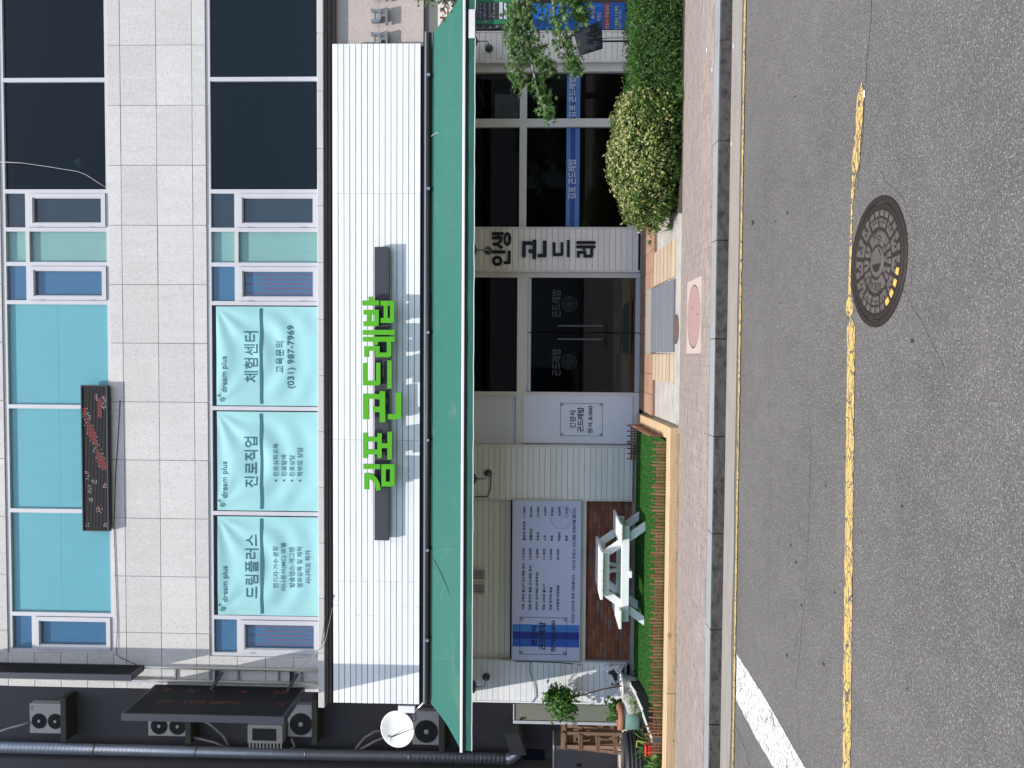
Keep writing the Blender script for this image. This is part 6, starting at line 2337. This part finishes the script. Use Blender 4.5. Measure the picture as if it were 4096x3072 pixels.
frame_loop(f_, at(2130, 3048, 19.98)[0] - 0.03, at(2130, 3002, 19.98)[0] + 0.03, wz0 - 0.03, wz1 + 0.03, 0.028, 19.965, 19.998)
f_.build('frame', 'dark_metal', wd)

# satellite dish on its bracket
sd = thing('satellite_dish', 'round white satellite dish on a bracket at the fascia end', 'satellite dish', (-6.3, 13.6, 3.8))
cxd, czd = at(1591, 2915, 13.55)
axd = Vector((0.10, -1.0, 0.22)).normalized()
MB().lathe([(0.0001, -0.06), (0.11, -0.053), (0.21, -0.024), (0.29, 0.013), (0.31, 0.019), (0.31, 0.008), (0.21, -0.036), (0.0001, -0.074)], (cxd, 13.55, czd), axd, 40).build('reflector', 'dish_white', sd, smooth=True)
bp = Vector((cxd, 13.55, czd)) - axd * 0.06
wp = Vector((-5.92, 13.62, 3.86))
MB().tube([bp, bp + Vector((0.08, 0.10, -0.10)), wp + Vector((-0.1, 0.0, -0.06)), wp], 0.02, 10).build('mast', 'pipe_silver', sd, smooth=True)
fp = Vector((cxd - 0.05, 13.55, czd + 0.03)) + axd * 0.30
MB().tube([Vector((cxd + 0.02, 13.53, czd - 0.28)), fp], 0.009, 8).build('feed_arm', 'galvanised', sd)
m_ = MB()
m_.box(fp.x - 0.05, fp.x + 0.03, fp.y - 0.04, fp.y + 0.05, fp.z - 0.025, fp.z + 0.03)
m_.build('receiver', 'sticker_white', sd)
MB().tube([fp, fp + Vector((0.05, 0.05, -0.12)), Vector((cxd + 0.08, 13.50, czd - 0.2)), Vector((cxd + 0.14, 13.66, czd - 0.32))], 0.005, 6).build('cable', 'cable_black', sd)
MB().box(wp.x - 0.07, wp.x + 0.05, wp.y - 0.02, wp.y + 0.06, wp.z - 0.16, wp.z + 0.03).build('bracket', 'galvanised', sd)
MB().tube([wp + Vector((0, 0, -.1)), Vector((-5.87, 13.2, 3.60))], 0.018, 8).build('strut', 'bar_white', sd)
bxx = thing('junction_box', 'small white junction box under the fascia end', 'junction box', (-6.0, 13.3, 4.0))
jx0, jz0 = at(1660, 2845, 13.35)
jx1, jz1 = at(1596, 2822, 13.35)
piece('box_body', 'dish_white', bxx, jx0, jx1 + 0.02, 13.3, 13.42, jz0, jz1, 0.008)
piece('box_lid', 'sticker_white', bxx, jx0 - 0.004, jx1 + 0.024, 13.285, 13.2995, jz0 - 0.004, jz1 + 0.004, 0.004)

# loose wires on the facade
def wire(label, pts, r=0.006, mat='cable_black'):
    m_ = MB()
    m_.tube([(at(u, v, Y)[0], Y, at(u, v, Y)[1]) for u, v, Y in pts], r, 6)
    o = m_.build('wire', mat, None, smooth=True)
    tag(o, label, 'wire', 'loose wires')


wire('pale wire sagging across the top floor glass', [(-10, 647, 13.44), (90, 652, 13.44), (200, 668, 13.44), (310, 686, 13.44), (340, 697, 13.44), (365, 712, 13.44), (395, 732, 13.44), (428, 752, 13.43)], 0.004, 'wire_white')
wire('black wire running down the granite left of the message board', [(463, 2300, 13.44), (470, 2500, 13.44), (464, 2620, 13.43), (500, 2640, 13.43), (560, 2665, 13.42)], 0.005)
wire('dark cable slung under the message board', [(480, 1600, 13.44), (472, 1750, 13.44), (462, 1900, 13.44), (456, 2100, 13.44), (463, 2300, 13.44)], 0.005)
wire('grey wire slanting past the sill stones to the rails', [(1330, 2430, 13.2), (1300, 2570, 13.22), (1240, 2640, 13.3), (1180, 2680, 13.35), (1130, 2690, 13.4)], 0.005, 'hose_grey')
wire('thin dark cable over the sill stones at the corner', [(1335, 2380, 13.19), (1300, 2480, 13.22), (1288, 2560, 13.24), (1286, 2640, 13.3)], 0.005)
wire('bundle of grey cables down the sunlit boards', [(2122, 2648, 13.3), (2118, 2680, 13.3), (2130, 2720, 13.3), (2138, 2760, 13.3), (2140, 2790, 13.3), (2124, 2812, 13.3)], 0.009, 'hose_grey')
wire('black cable along the top of the sunlit boards', [(2060, 2646, 13.3), (2150, 2647, 13.3), (2230, 2650, 13.3), (2290, 2655, 13.3), (2318, 2668, 13.3)], 0.006)
wire('thin wire hooked over the awning edge', [(1725, 545, 13.05), (1738, 535, 13.0), (1750, 530, 12.95), (1755, 540, 12.9)], 0.004, 'wire_white')
so = thing('power_socket', 'white twin power socket on the sunlit boards', 'socket', (at(2310, 2662, 13.3)[0], 13.3, 1.2))
piece('plate', 'sticker_white', so, at(2300, 2668, 13.3)[0], at(2300, 2653, 13.3)[0], 13.285, 13.315, at(2326, 2660, 13.3)[1], at(2294, 2660, 13.3)[1], 0.006)
for u in (2311, 2320):
    x, z = at(u, 2660, 13.28)
    MB().lathe([(0.0001, 0.004), (0.013, 0.004), (0.014, 0)], (x, 13.285, z), (0, -1, 0), 14).build('outlet', 'ac_dark', so)

# ================================================================== GREENERY ON THE RIGHT
hb_ = MB()
hb_.slab([(1.75, 9.987), (8.6, 9.987), (8.6, 11.3), (2.0, 11.3)], 0.10, 0.146)
hb_.build('hedge_bed', 'soil', None, kind='structure')


def hedge_pt():
    while True:
        x, y, z = random.uniform(2.95, 6.6), random.uniform(9.93, 11.05), random.uniform(0.14, 0.80)
        top = 0.74 + 0.05 * noise.noise((x * 2.2, y * 2.2, 0)) - 0.10 * max(0, (3.35 - x) / 0.4)
        fr_ = 10.0 + 0.05 * noise.noise((x * 2.5, z * 3, 4)) + 0.03 * (z < .25)
        d = min(top - z, y - fr_)
        if d < -0.03 or (d > 0.10 and random.random() < 0.9):
            continue
        n_ = (0, 0, 1) if top - z < y - fr_ else (0, -1, 0.35)
        return Vector((x, y, z)), n_


hd = thing('clipped_hedge', 'dark green clipped hedge along the pavement in front of the signboard', 'hedge', (4.6, 10.5, 0.14))
leaf_cloud('foliage', 'hedge_leaf', hd, 34000, hedge_pt, 0.052, NEEDLE)
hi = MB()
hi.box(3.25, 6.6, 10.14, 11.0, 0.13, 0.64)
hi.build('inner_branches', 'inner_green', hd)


def shrub_pt():
    while True:
        d = Vector((random.gauss(0, 1), random.gauss(0, 1), random.gauss(0, 1))).normalized()
        lump = 1 + 0.16 * noise.noise(d * 2.4) + 0.10 * noise.noise(d * 6)
        k = random.uniform(0.72, 1.03) ** 0.6 * lump
        p = Vector((2.63 + d.x * 0.98 * k, 10.50 + d.y * 0.58 * k, 0.48 + d.z * 0.50 * k))
        if p.z < 0.15 or p.y > 11.0:
            continue
        return p, d + Vector((0, 0, 0.3))


sh = thing('variegated_shrub', 'rounded shrub with cream and yellow edged leaves beside the entrance', 'shrub', (2.63, 10.55, 0.14))
leaf_cloud('foliage', 'shrub_leaf', sh, 17000, shrub_pt, 0.044, OVAL)


def cream_pt():
    while True:
        p, d = shrub_pt()
        w = 0.5 * noise.noise((p.x * 2.1, p.y * 2.1, p.z * 2.1)) + (p.z - 0.45) * 1.2 + 0.12
        if random.random() < w + 0.25 and (p.z > 0.35 or random.random() < 0.35):
            return p + d.normalized() * 0.02, d


leaf_cloud('young_leaves', 'shrub_cream', sh, 6200, cream_pt, 0.044, OVAL)
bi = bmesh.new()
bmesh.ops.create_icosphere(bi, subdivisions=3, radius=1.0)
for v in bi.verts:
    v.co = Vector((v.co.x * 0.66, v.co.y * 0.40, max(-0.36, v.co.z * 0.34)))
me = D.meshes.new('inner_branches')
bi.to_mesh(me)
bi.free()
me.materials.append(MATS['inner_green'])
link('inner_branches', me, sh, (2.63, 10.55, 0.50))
st_ = MB()
for k in range(7):
    a = k * 0.9
    st_.tube([(2.63 + 0.1 * math.cos(a), 10.62 + 0.06 * math.sin(a), 0.13), (2.63 + 0.45 * math.cos(a), 10.62 + 0.25 * math.sin(a), 0.6)], [0.015, 0.006], 6)
st_.build('stem', 'bark', sh)
for i, (u, v, n) in enumerate(((2725, 690, 40), (2715, 800, 34), (2728, 560, 30), (2735, 380, 26), (2730, 470, 30), (2620, 960, 40), (2690, 905, 26), (2660, 860, 22))):
    x, y = gnd(u, v, 0.14)
    w_ = thing('weed_tuft', 'tuft of green weeds at the foot of shrub and hedge', 'weeds', (x, y, 0.138), 'weeds along hedge and shrub')
    blades('leaves', 'weed_leaf', w_, (x, y, 0.138), n, 0.20, 0.12, 0.006, 0.6, 0.07)
for i, (u, v) in enumerate(((2709, 1760), (2709, 1850), (2709, 2010), (2708, 2120), (2708, 2230), (2706, 2330), (2706, 2520), (2704, 2600), (2704, 2700), (2703, 2790), (2703, 2880), (2702, 2990), (2712, 1712), (2694, 1580), (2655, 1648))):
    x, y = gnd(u, v, 0.14)
    w_ = thing('weed_tuft', 'tiny weeds in the joint below the timber edging', 'weeds', (x, YP0 - 0.015 if v > 1700 else y, 0.135), 'weeds along the timber edging')
    yy = YP0 - 0.015 if v > 1700 else y
    leaf_cloud('leaves', 'weed_leaf', w_, 26, lambda: (Vector((x + random.gauss(0, .07), yy + random.gauss(-.01, .012), 0.137 + abs(random.gauss(0, .007)))), (0, -.4, 1)), 0.024, NEEDLE)

# maple whose branches hang in from the right
mp_ = thing('maple_tree', 'maple tree with star shaped leaves hanging before the shop window', 'tree', (5.15, 10.75, 0.14))
MB().tube([(5.15, 10.75, 0.1), (5.18, 10.78, 0.9), (5.08, 10.78, 1.8), (4.95, 10.8, 2.6), (4.7, 10.85, 3.3)], [0.07, 0.06, 0.05, 0.04, 0.025], 10).build('trunk', 'bark_grey', mp_, smooth=True)
branches = [[(5.08, 10.78, 1.75), (4.7, 10.7, 2.05), (4.3, 10.7, 2.12), (3.9, 10.72, 2.02), (3.55, 10.7, 1.95), (3.3, 10.72, 1.86), (3.16, 10.72, 1.80)],
            [(5.08, 10.78, 1.85), (4.75, 10.8, 2.1), (4.4, 10.82, 2.28), (4.0, 10.8, 2.3), (3.75, 10.78, 2.22), (3.55, 10.78, 2.2)],
            [(5.12, 10.76, 1.6), (4.8, 10.65, 1.75), (4.45, 10.62, 1.72), (4.1, 10.62, 1.65), (3.85, 10.64, 1.52), (3.72, 10.65, 1.45)],
            [(5.12, 10.76, 1.5), (4.85, 10.6, 1.55), (4.55, 10.6, 1.5), (4.35, 10.6, 1.35)],
            [(5.05, 10.78, 2.0), (4.7, 10.8, 2.2), (4.35, 10.75, 2.25), (4.05, 10.75, 2.15), (3.9, 10.75, 1.95), (3.75, 10.72, 1.75)]]
bm_ = MB()
for b in branches:
    bm_.tube(b, [0.022 * (1 - k / len(b)) + 0.004 for k in range(len(b))], 7)
bm_.build('limb', 'bark_grey', mp_, smooth=True)


def maple_pt():
    b = random.choice(branches)
    k = random.uniform(0.9, len(b) - 1.001)
    i = int(k)
    p = Vector(b[i]).lerp(Vector(b[i + 1]), k - i)
    t = k / (len(b) - 1)
    s = 0.105 * (1 - 0.66 * t) + 0.018
    p += Vector((random.gauss(0, s), random.gauss(0, s), random.gauss(-0.03, s * 0.9)))
    return p, Vector((0, -0.5, 0.8))


leaf_cloud('crown', 'maple_leaf', mp_, 2500, maple_pt, 0.062, STAR, 0.25)
branches = [[(10.35 - p[0], p[1] + 0.1, p[2] + 0.25) for p in b] for b in branches[:4]] + [[(4.95, 10.8, 2.6), (4.7, 10.85, 3.2), (4.9, 10.8, 3.5), (5.3, 10.7, 3.6), (5.7, 10.7, 3.4)]]
b3 = MB()
for b in branches:
    b3.tube(b, [0.022 * (1 - k / len(b)) + 0.004 for k in range(len(b))], 7)
b3.build('limb', 'bark_grey', mp_, smooth=True)
leaf_cloud('crown', 'maple_leaf', mp_, 2300, maple_pt, 0.062, STAR, 0.25)

# chalkboard on a stand behind the hedge
cbx = thing('chalkboard_stand', 'dark chalkboard menu tilted on a thin stand behind the hedge', 'chalkboard', (4.42, 11.5, 0.14))
Yk = 11.45
c4 = [at(u, v, Yk) for u, v in ((2407, 84), (2411, 193), (2319, 222), (2292, 120))]
m_ = MB()
m_.prism([c4], Yk, Yk + 0.02)
m_.build('slate', 'chalkboard', cbx)
cx_, cz_ = at(2409, 162, Yk)
MB().tube([(cx_, Yk + 0.03, 0.14), (cx_, Yk + 0.03, cz_ + 0.1)], 0.013, 8).build('pole', 'dark_metal', cbx)
MB().tube([(cx_ + 0.06, Yk + 0.06, 0.14), (cx_ + 0.06, Yk + 0.06, cz_ - 0.12), (cx_ + 0.04, Yk + 0.04, cz_)], 0.008, 8).build('brace_rod', 'pipe_silver', cbx)
MB().lathe([(0.0001, 0.02), (0.15, 0.015), (0.16, 0.0)], (cx_, Yk + 0.03, 0.14), n=20).build('foot_plate', 'dark_metal', cbx)
dvx = Vector((c4[1][0] - c4[0][0], c4[1][1] - c4[0][1]))
for k, (s, a, b) in enumerate((('오늘의 메뉴', 0.2, 0.75), ('곤드레밥', 0.2, 0.6), ('더덕구이', 0.35, 0.8), ('해물파전', 0.25, 0.85), ('막걸리', 0.2, 0.6))):
    text(s, 2322 + k * 15, 2331 + k * 15, 205 - k * 3, 135 - k * 6, Yk - 0.003, 'text_ghost', cbx, 0.0)
# planks of litter: small white scraps on the pavement
for i, (u, v, z) in enumerate(((2850, 280, 0.14), (2935, 185, 0.006), (2928, 575, 0.006), (3460, 375, 0.006), (2829, 200, .14))):
    x, y = gnd(u, v, z)
    o = piece('cigarette_end', 'sticker_white', None, x - 0.022, x + 0.022, y - 0.004, y + 0.004, z, z + 0.008, 0.003)
    tag(o, 'tiny white cigarette end dropped on the ground by the kerb', 'litter', 'cigarette ends')
